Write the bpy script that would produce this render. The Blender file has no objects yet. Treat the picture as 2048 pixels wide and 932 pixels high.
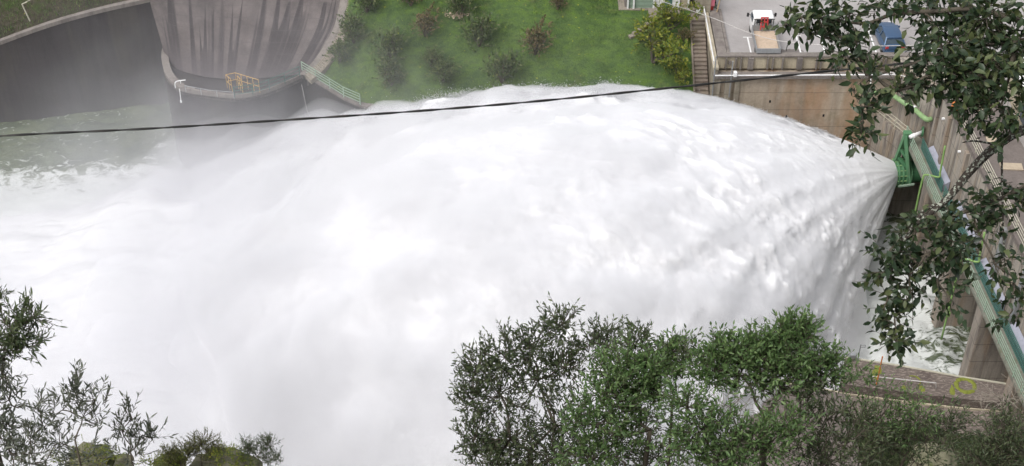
import bpy, math, random
import numpy as np
from mathutils import Vector, Matrix

random.seed(7); rng = np.random.default_rng(7)
R = math.radians
scene = bpy.context.scene
COL = scene.collection

# ------------------------------------------------------------------ camera
FPX = 3000.0; PITCH = R(40); CAMZ = 76.0
c40, s40 = math.cos(PITCH), math.sin(PITCH)
cam = bpy.data.cameras.new('camera'); camo = bpy.data.objects.new('camera', cam); COL.objects.link(camo)
camo.location = (0, 0, CAMZ); camo.rotation_euler = (math.pi/2 - PITCH, 0, 0)
cam.sensor_width = 36; cam.lens = FPX/2048*36; cam.clip_end = 2000; cam.clip_start = 0.1
scene.camera = camo

def ray(u, v):
    t = (466 - v)/FPX
    return np.array([(u-1024)/FPX, c40 + s40*t, -s40 + c40*t])
def P(u, v, z=0.0):
    d = ray(u, v); k = (CAMZ - z)/(-d[2])
    return Vector((d[0]*k, d[1]*k, z))
def D(u, v, dist):
    d = ray(u, v)*dist
    return Vector((d[0], d[1], CAMZ + d[2]))
def on(u, v, hf, k0=70, k1=180):
    d = ray(u, v); k = k0
    while k < k1:
        if CAMZ + d[2]*k <= hf(d[0]*k, d[1]*k): break
        k += 0.1
    return Vector((d[0]*k, d[1]*k, hf(d[0]*k, d[1]*k)))

# ------------------------------------------------------------------ noise
_perm = rng.permutation(256); _perm = np.concatenate([_perm, _perm, _perm])
_grad = rng.normal(size=(256, 3)); _grad /= np.linalg.norm(_grad, axis=1)[:, None]
def perlin(p):
    p = np.asarray(p, float); i = np.floor(p).astype(int); f = p - i; i &= 255
    w = f*f*f*(f*(f*6-15)+10); out = 0
    for dx in (0, 1):
        for dy in (0, 1):
            for dz in (0, 1):
                h = _perm[_perm[_perm[(i[..., 0]+dx) & 255] + ((i[..., 1]+dy) & 255)] + ((i[..., 2]+dz) & 255)]
                g = _grad[h]
                dot = g[..., 0]*(f[..., 0]-dx) + g[..., 1]*(f[..., 1]-dy) + g[..., 2]*(f[..., 2]-dz)
                wt = (w[..., 0] if dx else 1-w[..., 0])*(w[..., 1] if dy else 1-w[..., 1])*(w[..., 2] if dz else 1-w[..., 2])
                out = out + dot*wt
    return out*1.6
def fbm(p, o=4, billow=False):
    a = 1.0; s = 0; p = np.asarray(p, float).copy()
    for k in range(o):
        n = perlin(p + 17.3*k)
        s = s + a*(np.abs(n) if billow else n); a *= .5; p = p*2.03
    return s

# ------------------------------------------------------------------ materials
class NT:
    def __init__(s, name):
        s.m = bpy.data.materials.new(name); s.m.use_nodes = True
        s.t = s.m.node_tree; s.t.nodes.clear()
        s.out = s.n('ShaderNodeOutputMaterial')
    def n(s, typ, **kw):
        nd = s.t.nodes.new(typ)
        for k, v in kw.items():
            if k.startswith('i_'):
                key = k[2:]; key = int(key) if key.isdigit() else key.replace('_', ' ')
                nd.inputs[key].default_value = v
            else: setattr(nd, k, v)
        return nd
    def l(s, a, b): s.t.links.new(a, b)
    def pos(s, scale=(1, 1, 1)):
        g = s.n('ShaderNodeNewGeometry'); m = s.n('ShaderNodeVectorMath', operation='MULTIPLY')
        s.l(g.outputs['Position'], m.inputs[0]); m.inputs[1].default_value = scale
        return m.outputs[0]
    def noise(s, vec, scale, detail=4, rough=.55, dist=0):
        nd = s.n('ShaderNodeTexNoise'); nd.inputs['Scale'].default_value = scale
        nd.inputs['Detail'].default_value = detail; nd.inputs['Roughness'].default_value = rough
        nd.inputs['Distortion'].default_value = dist
        if vec is not None: s.l(vec, nd.inputs['Vector'])
        return nd.outputs['Fac']
    def ramp(s, fac, stops):
        r = s.n('ShaderNodeValToRGB'); e = r.color_ramp.elements
        while len(e) < len(stops): e.new(.5)
        for k, (p, c) in enumerate(stops):
            e[k].position = p; e[k].color = (*c, 1) if len(c) == 3 else c
        s.l(fac, r.inputs[0]); return r.outputs[0]
    def rampf(s, fac, a, b):
        r = s.n('ShaderNodeMapRange'); r.inputs[1].default_value = a; r.inputs[2].default_value = b
        s.l(fac, r.inputs[0]); return r.outputs[0]
    def mix(s, fac, a, b, blend='MIX'):
        m = s.n('ShaderNodeMix', data_type='RGBA', blend_type=blend)
        for key, val in ((0, fac), (6, a), (7, b)):
            if hasattr(val, 'links') or hasattr(val, 'node'): s.l(val, m.inputs[key])
            elif key == 0: m.inputs[0].default_value = val
            else: m.inputs[key].default_value = (*val, 1)
        return m.outputs[2]
    def math(s, op, a, b=0.0, clamp=False):
        m = s.n('ShaderNodeMath', operation=op, use_clamp=clamp)
        for key, val in ((0, a), (1, b)):
            if hasattr(val, 'node'): s.l(val, m.inputs[key])
            else: m.inputs[key].default_value = val
        return m.outputs[0]
    def bsdf(s, col, rough=.8, metal=0, spec=.3, bump=None, bstr=.3, bdist=.05):
        b = s.n('ShaderNodeBsdfPrincipled')
        if hasattr(col, 'node'): s.l(col, b.inputs['Base Color'])
        else: b.inputs['Base Color'].default_value = (*col, 1)
        if hasattr(rough, 'node'): s.l(rough, b.inputs['Roughness'])
        else: b.inputs['Roughness'].default_value = rough
        b.inputs['Metallic'].default_value = metal; b.inputs['Specular IOR Level'].default_value = spec
        if bump is not None:
            bp = s.n('ShaderNodeBump'); bp.inputs['Strength'].default_value = bstr; bp.inputs['Distance'].default_value = bdist
            s.l(bump, bp.inputs['Height']); s.l(bp.outputs[0], b.inputs['Normal'])
        s.l(b.outputs[0], s.out.inputs[0]); return b

def paint(name, col, rough=.5, metal=0, var=.25, dirt=(.12, .1, .08), dirtamt=.35, scale=3):
    t = NT(name); n = t.noise(t.pos(), scale, 5, .6); n2 = t.noise(t.pos((4, 4, .6)), 1.5, 4, .6)
    a = t.mix(n, tuple(x*(1-var) for x in col), tuple(min(1, x*(1+var)) for x in col))
    d = t.rampf(n2, .5, .8); d = t.math('MULTIPLY', d, dirtamt)
    t.bsdf(t.mix(d, a, dirt), rough, metal, .35, n, .15, .01); return t.m

def concrete(name, light, dark, streak=.6, stain=None, stainamt=.5, moss=0, sc=1.0, wet=0, lines=True):
    t = NT(name)
    s1 = t.noise(t.pos((1.1*sc, 1.1*sc, .09*sc)), 1.0, 6, .62, .4)
    s2 = t.noise(t.pos((4*sc, 4*sc, .25*sc)), 1.0, 5, .6, .2)
    bl = t.noise(t.pos(), .45*sc, 6, .65); fine = t.noise(t.pos(), 6*sc, 5, .7)
    a = t.mix(t.rampf(bl, .3, .7), tuple(x*.82 for x in light), light)
    a = t.mix(t.math('MULTIPLY', t.rampf(s1, .47, .62), streak), a, dark)
    a = t.mix(t.math('MULTIPLY', t.rampf(s2, .5, .7), streak*.55), a, tuple(x*.7 for x in dark))
    if stain:
        s3 = t.noise(t.pos((.7*sc, .7*sc, .12*sc)), 1.0, 4, .6, .6)
        a = t.mix(t.math('MULTIPLY', t.rampf(s3, .5, .68), stainamt), a, stain)
    if moss:
        s4 = t.noise(t.pos(), .9, 6, .7); a = t.mix(t.math('MULTIPLY', t.rampf(s4, .52, .66), moss), a, (.09, .11, .03))
    a = t.mix(t.rampf(fine, .25, .8), t.mix(1.0, a, (.72, .72, .72), 'MULTIPLY'), a)
    if lines:
        sep = t.n('ShaderNodeSeparateXYZ'); g = t.n('ShaderNodeNewGeometry'); t.l(g.outputs['Position'], sep.inputs[0])
        fr = t.math('FRACT', t.math('MULTIPLY', sep.outputs[2], .62)); ln = t.math('LESS_THAN', fr, .035)
        a = t.mix(t.math('MULTIPLY', ln, .5), a, tuple(x*.5 for x in dark))
    t.bsdf(a, .85 - .35*wet, 0, .25 + .3*wet, fine, .35, .03); return t.m

M = {}
M['green'] = paint('green_paint', (.09, .215, .11), .55, dirtamt=.5)
M['dkgreen'] = paint('dark_green_paint', (.05, .15, .07), .55)
M['pipegreen'] = paint('light_green_paint', (.21, .33, .15), .5, dirtamt=.5)
M['lime'] = paint('lime_paint', (.19, .32, .10), .5)
M['teal'] = paint('teal_mesh_paint', (.05, .145, .12), .6, var=.4)
M['railgrn'] = paint('pale_green_rail', (.27, .36, .28), .5, var=.15)
M['slabgrey'] = concrete('mottled_walkway_concrete', (.27, .27, .225), (.15, .15, .12), .4, moss=.45, sc=2, lines=False)
M['railbeige'] = paint('weathered_beige_rail', (.42, .40, .32), .6)
M['white'] = paint('white_paint', (.75, .75, .75), .4, var=.06, dirtamt=.15)
M['grey'] = paint('grey_metal', (.30, .31, .32), .45, .3)
M['cover'] = paint('grey_blue_sheet', (.30, .31, .37), .5)
M['yellow'] = paint('yellow_paint', (.52, .33, .11), .6, dirtamt=.4)
M['black'] = paint('black_rubber', (.02, .02, .02), .7)
M['red'] = paint('red_paint', (.45, .05, .05), .5)
M['pink'] = paint('pink_plastic', (.80, .24, .32), .5, var=.08, dirtamt=.1)
M['orange'] = paint('orange_machine_paint', (.55, .18, .05), .55)
M['wood'] = paint('pale_wood', (.45, .33, .20), .8)
M['ply'] = paint('plywood_bed', (.47, .37, .28), .8, var=.2)
M['bluecar'] = paint('blue_car_paint', (.055, .10, .18), .35, .25, var=.08, dirtamt=.12)
M['glass'] = paint('dark_glass', (.04, .06, .08), .12, 0, dirtamt=.05)
M['wallfront'] = concrete('stained_retaining_concrete', (.56, .47, .37), (.25, .21, .17), .5, (.44, .27, .16), .75, .22, sc=.65)
M['wallside'] = concrete('pale_side_concrete', (.46, .41, .33), (.22, .18, .14), .6, moss=.2)
M['coping'] = concrete('weathered_coping_concrete', (.27, .24, .22), (.12, .10, .095), .5, moss=.15, lines=False)
M['cream'] = concrete('cream_concrete', (.60, .53, .40), (.30, .25, .19), .4, lines=False)
M['darkwall'] = concrete('dark_wet_concrete', (.052, .044, .046), (.024, .019, .021), .7, (.08, .07, .05), .4, sc=.8, wet=.4, lines=False)
M['powerwall'] = concrete('streaked_powerhouse_concrete', (.40, .36, .31), (.13, .115, .105), .85, (.44, .33, .21), .45, sc=2.2)
M['pier'] = concrete('pier_concrete', (.38, .335, .285), (.10, .085, .078), .6, (.34, .23, .14), .5, sc=1.5)
M['deck'] = concrete('brown_deck_concrete', (.20, .17, .155), (.12, .10, .09), .4, lines=False)
M['hatch'] = concrete('pale_hatch_concrete', (.52, .43, .32), (.38, .31, .24), .3, lines=False)
M['step'] = concrete('stair_concrete', (.30, .25, .21), (.13, .10, .09), .4, moss=.3, lines=False)
M['stone'] = concrete('path_stone', (.33, .29, .24), (.2, .17, .14), .4, moss=.3, lines=False)
M['pipe'] = paint('brown_pipe', (.28, .24, .22), .6)
M['rockc'] = concrete('mossy_rock', (.22, .21, .14), (.11, .11, .06), .3, moss=1, sc=2.5, lines=False)
M['bark'] = paint('bark', (.10, .085, .065), .9, scale=14, var=.5)
M['twig'] = paint('grey_dry_twig', (.26, .23, .19), .9)
M['cable'] = paint('black_cable', (.015, .015, .015), .45)
M['wire'] = paint('pale_wire', (.5, .48, .46), .5)

def asphalt():
    t = NT('pale_worn_asphalt'); n = t.noise(t.pos(), .35, 6, .65); f = t.noise(t.pos(), 9, 4, .7)
    a = t.mix(t.rampf(n, .3, .7), (.29, .273, .268), (.38, .36, .355)); a = t.mix(t.rampf(f, .3, .7), a, t.mix(1, a, (.85, .85, .85), 'MULTIPLY'))
    # an irregular oil stain by the truck's tail
    v = t.pos(); sub = t.n('ShaderNodeVectorMath', operation='SUBTRACT'); t.l(v, sub.inputs[0]); c = P(1578, 103, 12); sub.inputs[1].default_value = c
    sc = t.n('ShaderNodeVectorMath', operation='MULTIPLY'); t.l(sub.outputs[0], sc.inputs[0]); sc.inputs[1].default_value = (.75, 1.9, 0)
    ln = t.n('ShaderNodeVectorMath', operation='LENGTH'); t.l(sc.outputs[0], ln.inputs[0])
    d = t.math('ADD', ln.outputs['Value'], t.math('MULTIPLY', t.noise(t.pos(), 1.6, 3, .6), 1.6))
    m = t.rampf(d, 1.62, 1.5); a = t.mix(t.math('MULTIPLY', m, .75), a, (.10, .085, .075))
    t.bsdf(a, .9, 0, .2, f, .3, .02); return t.m
M['asphalt'] = asphalt()

def grassmat():
    t = NT('meadow_grass'); n = t.noise(t.pos(), .22, 5, .6); m = t.noise(t.pos((1, 1.6, 1.6)), 1.3, 6, .7); f = t.noise(t.pos((1.4, 1, 1)), 7, 5, .75)
    a = t.ramp(n, [(.3, (.066, .110, .044)), (.5, (.092, .148, .054)), (.7, (.12, .178, .062))])
    a = t.mix(t.rampf(m, .42, .7), a, (.125, .205, .035)); a = t.mix(t.math('MULTIPLY', t.rampf(m, .5, .3), .55), a, (.035, .08, .018))
    a = t.mix(t.rampf(f, .3, .62), t.mix(1, a, (.55, .6, .5), 'MULTIPLY'), a)
    dp = t.noise(t.pos((1, 1.5, 1)), .55, 5, .7); a = t.mix(t.math('MULTIPLY', t.rampf(dp, .58, .72), .45), a, (.16, .14, .07))
    y = t.noise(t.pos(), 3.1, 3, .6); a = t.mix(t.math('MULTIPLY', t.rampf(y, .67, .72), .8), a, (.36, .36, .04))
    t.bsdf(a, .95, 0, .1, f, .9, .15); return t.m
M['grass'] = grassmat()

def soil():
    t = NT('scrub_ground'); n = t.noise(t.pos(), .5, 6, .65); f = t.noise(t.pos(), 4, 5, .75)
    a = t.ramp(n, [(.3, (.045, .050, .030)), (.5, (.085, .075, .055)), (.65, (.06, .085, .03)), (.8, (.14, .12, .09))])
    a = t.mix(t.rampf(f, .3, .7), t.mix(1, a, (.5, .5, .5), 'MULTIPLY'), a); t.bsdf(a, .95, 0, .1, f, .9, .2); return t.m
M['soil'] = soil()

def leafmat(name, cols, trans=.35, rough=.5, spec=.35):
    t = NT(name); g = t.n('ShaderNodeNewGeometry')
    n = t.noise(t.pos(), .9, 2, .5)
    r = t.math('ADD', t.math('MULTIPLY', g.outputs['Random Per Island'], .7), t.math('MULTIPLY', n, .45), True)
    k = len(cols); col = t.ramp(r, [(.1 + .8*i/(k-1), c) for i, c in enumerate(cols)])
    b = t.n('ShaderNodeBsdfPrincipled'); t.l(col, b.inputs['Base Color']); b.inputs['Roughness'].default_value = rough
    b.inputs['Specular IOR Level'].default_value = spec
    tr = t.n('ShaderNodeBsdfTranslucent'); t.l(t.mix(1, col, (1.3, 1.5, .7), 'MULTIPLY'), tr.inputs[0])
    mx = t.n('ShaderNodeMixShader'); mx.inputs[0].default_value = trans
    t.l(b.outputs[0], mx.inputs[1]); t.l(tr.outputs[0], mx.inputs[2]); t.l(mx.outputs[0], t.out.inputs[0]); return t.m
M['leaf_oak'] = leafmat('oak_leaves', [(.014, .026, .014), (.022, .040, .019), (.032, .054, .025), (.045, .070, .030), (.10, .12, .05)], .15, .42, .4)
M['leaf_mid'] = leafmat('fresh_green_leaves', [(.055, .10, .04), (.088, .15, .058), (.125, .205, .075), (.19, .27, .11)], .3)
M['leaf_dark'] = leafmat('dark_green_leaves', [(.038, .054, .032), (.060, .082, .043), (.085, .114, .055), (.13, .155, .08)], .25)
M['leaf_grey'] = leafmat('grey_green_leaves', [(.07, .078, .066), (.10, .11, .09), (.135, .15, .115), (.19, .20, .16)], .2)
M['leaf_shrub'] = leafmat('orchard_leaves', [(.045, .075, .032), (.065, .10, .04), (.095, .13, .05), (.15, .16, .07)], .25)
M['leaf_brown'] = leafmat('browning_leaves', [(.05, .06, .025), (.09, .085, .04), (.15, .12, .06), (.20, .14, .08)], .2)
M['leaf_lime'] = leafmat('yellow_green_leaves', [(.06, .10, .02), (.10, .15, .025), (.17, .20, .03), (.28, .27, .04)], .3)
M['leaf_moss'] = leafmat('heath_leaves', [(.05, .06, .02), (.09, .10, .03), (.14, .14, .045)], .2)
M['moss'] = paint('yellow_green_moss', (.16, .18, .03), .95, var=.5, dirtamt=.4, scale=5)

# water
def watermat():
    t = NT('churning_water')
    w = t.noise(t.pos((.8, 1, 1)), .30, 7, .62, 1.2); w2 = t.noise(t.pos((.7, 1.2, 1)), .9, 7, .68, 1.5)
    g = t.n('ShaderNodeNewGeometry'); sep = t.n('ShaderNodeSeparateXYZ'); t.l(g.outputs['Position'], sep.inputs[0])
    X, Y = sep.outputs[0], sep.outputs[1]
    base = t.mix(t.rampf(w, .35, .65), (.050, .068, .045), (.105, .125, .068))
    at = t.n('ShaderNodeAttribute'); at.attribute_name = 'foam'; fo = at.outputs['Fac']
    m = t.math('ADD', t.math('MULTIPLY', w2, 1.0), t.math('MULTIPLY', t.math('SUBTRACT', fo, .5), .55))
    foam = t.rampf(m, .49, .60)
    mk = t.math('MULTIPLY', foam, .9)
    col = t.mix(mk, base, (.62, .64, .63))
    rough = t.math('ADD', t.math('MULTIPLY', foam, .6), .18)
    f = t.noise(t.pos(), 2.2, 5, .7)
    t.bsdf(col, rough, 0, .5, t.math('ADD', f, w2), .6, .25); return t.m
M['water'] = watermat()

def jetmat():
    t = NT('white_spray_water')
    n = t.noise(t.pos((.5, 1, 1)), 1.3, 6, .65); at = t.n('ShaderNodeAttribute'); at.attribute_name = 'thin'
    u = t.n('ShaderNodeAttribute'); u.attribute_name = 'flow'
    ms = t.n('ShaderNodeVectorMath', operation='MULTIPLY'); t.l(u.outputs['Vector'], ms.inputs[0]); ms.inputs[1].default_value = (9, .5, 1)
    st = t.noise(ms.outputs[0], 6, 5, .6)
    cl_ = t.n('ShaderNodeAttribute'); cl_.attribute_name = 'clump'
    col = t.mix(t.math('MULTIPLY', t.rampf(st, .35, .7), at.outputs['Fac']), t.mix(cl_.outputs['Fac'], t.mix(at.outputs['Fac'], (.62, .62, .634), (.74, .74, .75)), (.84, .84, .85)), (.66, .66, .67))  # paler base near the nozzle offsets its shade; denser clumps are whiter
    b = t.bsdf(col, .75, 0, .2, n, .35, .2)
    return t.m
M['jet'] = jetmat()

# ------------------------------------------------------------------ mesh building
class MB:
    def __init__(s): s.v = []; s.f = []; s.sm = False
    def add(s, vs, fs):
        o = len(s.v); s.v += [tuple(x) for x in vs]; s.f += [tuple(i+o for i in f) for f in fs]; return s
    def quad(s, a, b, c, d): return s.add([a, b, c, d], [(0, 1, 2, 3)])
    def box(s, c, size, rz=0, rx=0, ry=0):
        m = Matrix.Translation(Vector(c)) @ Matrix.Rotation(rz, 4, 'Z') @ Matrix.Rotation(ry, 4, 'Y') @ Matrix.Rotation(rx, 4, 'X')
        x, y, z = (k/2 for k in size)
        vs = [m @ Vector(p) for p in ((-x,-y,-z),(x,-y,-z),(x,y,-z),(-x,y,-z),(-x,-y,z),(x,-y,z),(x,y,z),(-x,y,z))]
        return s.add(vs, [(3,2,1,0),(4,5,6,7),(0,1,5,4),(1,2,6,5),(2,3,7,6),(3,0,4,7)])
    def bar(s, a, b, w, h, up=(0, 0, 1)):
        a, b = Vector(a), Vector(b); d = (b-a).normalized(); up = Vector(up)
        if abs(d.dot(up)) > .98: up = Vector((0, 1, 0))
        sd = d.cross(up).normalized(); u2 = sd.cross(d).normalized()
        vs = []
        for p in (a, b):
            for i, j in ((-1,-1),(1,-1),(1,1),(-1,1)): vs.append(p + sd*(i*w/2) + u2*(j*h/2))
        return s.add(vs, [(3,2,1,0),(4,5,6,7),(0,1,5,4),(1,2,6,5),(2,3,7,6),(3,0,4,7)])
    def tube(s, pts, r, n=8, cap=True):
        pts = [Vector(p) for p in pts]; rs = r if hasattr(r, '__len__') else [r]*len(pts)
        d0 = (pts[1]-pts[0]).normalized(); ref = Vector((0, 0, 1)) if abs(d0.z) < .9 else Vector((1, 0, 0))
        sd = d0.cross(ref).normalized(); vs = []
        for i, p in enumerate(pts):
            a = pts[max(0, i-1)]; b = pts[min(len(pts)-1, i+1)]; d = (b-a).normalized()
            sd = (sd - d*sd.dot(d)).normalized(); u2 = d.cross(sd)
            for k in range(n):
                t = 2*math.pi*k/n; vs.append(p + (sd*math.cos(t) + u2*math.sin(t))*rs[i])
        fs = []
        for i in range(len(pts)-1):
            for k in range(n):
                k2 = (k+1) % n; fs.append((i*n+k, i*n+k2, (i+1)*n+k2, (i+1)*n+k))
        if cap: fs += [tuple(range(n-1, -1, -1)), tuple((len(pts)-1)*n+k for k in range(n))]
        return s.add(vs, fs)
    def lathe(s, origin, axis, prof, n=32):   # prof: (dist along axis, radius)
        o = Vector(origin); d = Vector(axis).normalized(); ref = Vector((0, 0, 1)); sd = d.cross(ref).normalized(); u2 = sd.cross(d)
        vs = [];
        for h, r in prof:
            for k in range(n):
                t = 2*math.pi*k/n; vs.append(o + d*h + (sd*math.cos(t)+u2*math.sin(t))*r)
        fs = [(i*n+k, i*n+(k+1) % n, (i+1)*n+(k+1) % n, (i+1)*n+k) for i in range(len(prof)-1) for k in range(n)]
        return s.add(vs, fs)
    def prism(s, poly, z0, z1):
        n = len(poly); zs0 = z0 if hasattr(z0, '__len__') else [z0]*n; zs1 = z1 if hasattr(z1, '__len__') else [z1]*n
        vs = [(p[0], p[1], zs0[i]) for i, p in enumerate(poly)] + [(p[0], p[1], zs1[i]) for i, p in enumerate(poly)]
        fs = [tuple(range(n-1, -1, -1)), tuple(range(n, 2*n))] + [(i, (i+1) % n, n+(i+1) % n, n+i) for i in range(n)]
        return s.add(vs, fs)
    def strip(s, rows):      # grid of points
        nr, nc = len(rows), len(rows[0]); vs = [p for r in rows for p in r]
        return s.add(vs, [(i*nc+j, i*nc+j+1, (i+1)*nc+j+1, (i+1)*nc+j) for i in range(nr-1) for j in range(nc-1)])
    def build(s, name, m, parent=None, smooth=False, bevel=0):
        me = bpy.data.meshes.new(name); off = parent.location if parent else Vector((0, 0, 0))
        if parent and parent.parent: off = off + parent.parent.location
        me.from_pydata([tuple(Vector(v)-off) for v in s.v], [], s.f); me.validate()
        o = bpy.data.objects.new(name, me); COL.objects.link(o); me.materials.append(m)
        if smooth:
            for p in me.polygons: p.use_smooth = True
        if parent: o.parent = parent
        if bevel:
            b = o.modifiers.new('bevel', 'BEVEL'); b.width = bevel; b.segments = 2; b.limit_method = 'ANGLE'
        return o
def npmesh(name, V, F, m, parent=None, smooth=False):
    me = bpy.data.meshes.new(name); V = np.asarray(V, np.float32); F = np.asarray(F, np.int32)
    if parent: V = V - np.array(parent.location, np.float32)
    k = F.shape[1]
    me.vertices.add(len(V)); me.vertices.foreach_set('co', V.ravel())
    me.loops.add(F.size); me.loops.foreach_set('vertex_index', F.ravel())
    me.polygons.add(len(F)); me.polygons.foreach_set('loop_start', np.arange(0, F.size, k, dtype=np.int32))
    me.polygons.foreach_set('loop_total', np.full(len(F), k, np.int32))
    me.update(calc_edges=True); me.materials.append(m)
    if smooth: me.polygons.foreach_set('use_smooth', np.ones(len(F), bool))
    o = bpy.data.objects.new(name, me); COL.objects.link(o)
    if parent: o.parent = parent
    return o
def tag(o, label=None, cat=None, group=None, kind=None):
    if label: o['label'] = label
    if cat: o['category'] = cat
    if group: o['group'] = group
    if kind: o['kind'] = kind
    return o
def empty(name, loc, label, cat, group=None):
    o = bpy.data.objects.new(name, None); COL.objects.link(o); o.location = Vector(loc); o.empty_display_size = .2
    bpy.context.view_layer.update()
    return tag(o, label, cat, group)
def copy_thing(src, loc, label=None, rz=None):
    c = src.copy(); COL.objects.link(c); c.location = loc
    if rz is not None: c.rotation_euler.z = rz
    if label: c['label'] = label
    for ch in [o for o in src.children]:
        d = ch.copy(); COL.objects.link(d); d.parent = c
        for g in [o for o in ch.children]:
            e = g.copy(); COL.objects.link(e); e.parent = d
    return c
V3 = Vector
def lerp(a, b, t): return a + (b-a)*t
def spline(pts, n):     # catmull rom through pts
    pts = [V3(p) for p in pts]; out = []
    q = [pts[0]*2-pts[1]] + pts + [pts[-1]*2-pts[-2]]
    for i in range(1, len(q)-2):
        for k in range(n):
            t = k/n; a, b, c, d = q[i-1], q[i], q[i+1], q[i+2]
            out.append(.5*((2*b) + (c-a)*t + (2*a-5*b+4*c-d)*t*t + (3*b-a-3*c+d)*t**3))
    out.append(pts[-1]); return out

# ------------------------------------------------------------------ water surface
def build_water():
    nx, ny = 420, 260
    xs = np.linspace(-75, 45, nx); ys = np.linspace(30, 125, ny)
    X, Y = np.meshgrid(xs, ys); q = np.stack([X*.28, Y*.34, X*0], -1)
    amp = np.clip((X-15)/10, 0, 1)*.5 + .10 + np.clip((-X-15)/15, 0, 1)*.12
    Z = fbm(q, 5, True)*amp*1.6 - .1
    V = np.stack([X, Y, Z], -1).reshape(-1, 3)
    I = np.arange(nx*ny).reshape(ny, nx); F = np.stack([I[:-1, :-1], I[:-1, 1:], I[1:, 1:], I[1:, :-1]], -1).reshape(-1, 4)
    o = npmesh('water', V, F, M['water'], smooth=True)
    # foam coverage (0..1): full under the jet and at its landing zone, patchy streaks elsewhere
    right = np.clip((X-18)/8, 0, 1)
    fr = 1.5 - np.clip((X-24.2-np.clip((Y-78)/6, 0, 1)*3.2)/6.0, 0, 1)*.95 + np.clip((77-Y)/6, 0, 1)*.35 - np.clip((Y-86)/3, 0, 1)*np.clip((X-26)/2, 0, 1)*.55
    edge = 99.5 + (X+41)*.08
    fl = .40 + np.clip((edge-Y)/9, -0.1, 1)*.9
    foam = np.where(right > 0, fr*right + fl*(1-right), fl)
    a = o.data.attributes.new('foam', 'FLOAT', 'POINT'); a.data.foreach_set('value', foam.reshape(-1).astype(np.float32))
    tag(o, kind='structure')
build_water()

# ------------------------------------------------------------------ terrain
def yfoot(x):
    pts = [(-18.5, 101.3), (-16.8, 100.4), (-14.6, 98.3), (-13.2, 96.9), (-11.8, 95.9), (-9, 95.1), (60, 95.05)]
    if x <= pts[0][0]: return pts[0][1]
    for (a, b), (c, d) in zip(pts, pts[1:]):
        if x <= c: return b + (d-b)*(x-a)/(c-a)
    return pts[-1][1]
def hgrass(x, y):
    z = 8.5 + .55*max(0, y - yfoot(x) - .1)
    cap = 12.4 + .02*(y-100) if x > 8 else 60
    if 5 < x <= 8: cap = 60 if y < 101.5 else lerp(z, 12.4, (x-5)/3)
    z = min(z, cap)
    return min(z, 16 + .25*(y-112) if y > 112 else z)
EX = [(680, 15), (652, 90), (628, 125), (600, 150)]
_eg = [on(u, v, hgrass) for u, v in [(685, -60), (683, -10)] + EX]
_ey = np.array([p.y for p in _eg][::-1]); _ex = np.array([p.x for p in _eg][::-1])
def xleft(y): return float(np.interp(y, _ey, _ex)) if y > _ey[0] else -18.3
def build_grass():
    rows = []; ys = [0, .1] + [i*.3 for i in range(1, 80)] + [30, 50, 90]
    m = MB()
    for t in ys:
        r = []
        for k in range(82):
            x = -16.75 + (14.25+16.75)*(k/81)
            y = yfoot(x) + t; x0 = xleft(y) + .25
            if x < x0: x = x0 - (x0-x)*.0 + k*.001; y = yfoot(x) + t
            z = hgrass(x, y)
            r.append((x, y, z + (0.10*float(fbm(np.array([x*.5, y*.5, 0.]), 3)) if t > .3 else 0)))
        rows.append(r)
    m.strip(rows); o = m.build('grass_slope', M['grass'], smooth=True); tag(o, kind='structure')
build_grass()

# tufts: short blades over the slope
def blades(name, pts, h, w, mat, label=None, cat=None, kind='stuff', parent=None):
    pts = np.asarray(pts, float); n = len(pts)
    ang = rng.uniform(0, 2*np.pi, n); lean = rng.normal(0, .35, (n, 2)); hh = h*rng.uniform(.5, 1.3, n)
    dx = np.stack([np.cos(ang), np.sin(ang), 0*ang], 1)*w/2
    tip = pts + np.stack([lean[:, 0]*hh, lean[:, 1]*hh, hh], 1)
    V = np.stack([pts-dx, pts+dx, tip], 1).reshape(-1, 3); F = np.arange(3*n).reshape(n, 3)
    o = npmesh(name, V, F, mat, parent)
    if not parent: tag(o, label, cat, kind=kind)
    return o
gp = []
for _ in range(60000):
    x = random.uniform(-18, 14.1); y = yfoot(x) + random.uniform(.15, 11)
    if x < xleft(y) + 1.5: continue
    if perlin(np.array([x*.6, y*.6, 3.])) + random.uniform(-.5, .5) < -.05: continue
    gp.append((x, y, hgrass(x, y) - .02))
t = NT('grass_blade'); g = t.n('ShaderNodeNewGeometry')
t.bsdf(t.ramp(g.outputs['Random Per Island'], [(0, (.05, .088, .03)), (.6, (.084, .142, .044)), (.97, (.14, .19, .06)), (1, (.36, .36, .08))]), .9, 0, .1)
M['blade'] = t.m
blades('grass', gp, .16, .035, M['blade'], 'short green grass covering the slope above the railing', 'grass')

# near bank, from the camera's feet down to the river
def hnear(x, y):
    n = float(perlin(np.array([x*.12, y*.12, 9.])))*1.0
    z = 73.2 - 1.15*(y-1)
    flat = 5.0 if x > 9 else -2
    if x > 9:
        z2 = 4.9 + .0*y
        z = max(z + n*min(1, max(0, (60-y)/10))*.6 - .5, z2) if y < 66.3 else z2
    else: z = max(z + n*.5 - .4, -2)
    return min(z, 74.3)
def build_near():
    m = MB(); rows = []
    ys = [-30, -10, 0] + [1 + i*1.0 for i in range(1, 70)]
    xs = [-60 + 1.5*i for i in range(int(68/1.5))] + [9.0, 9.4] + [10.5 + 1.5*i for i in range(34)]
    for y in ys: rows.append([(x, min(y, 66.0 if x > 9.2 else 90), hnear(x, min(y, 66))) for x in xs])
    m.strip(rows); tag(m.build('hillside', M['soil'], smooth=True), kind='structure')
build_near()

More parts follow.
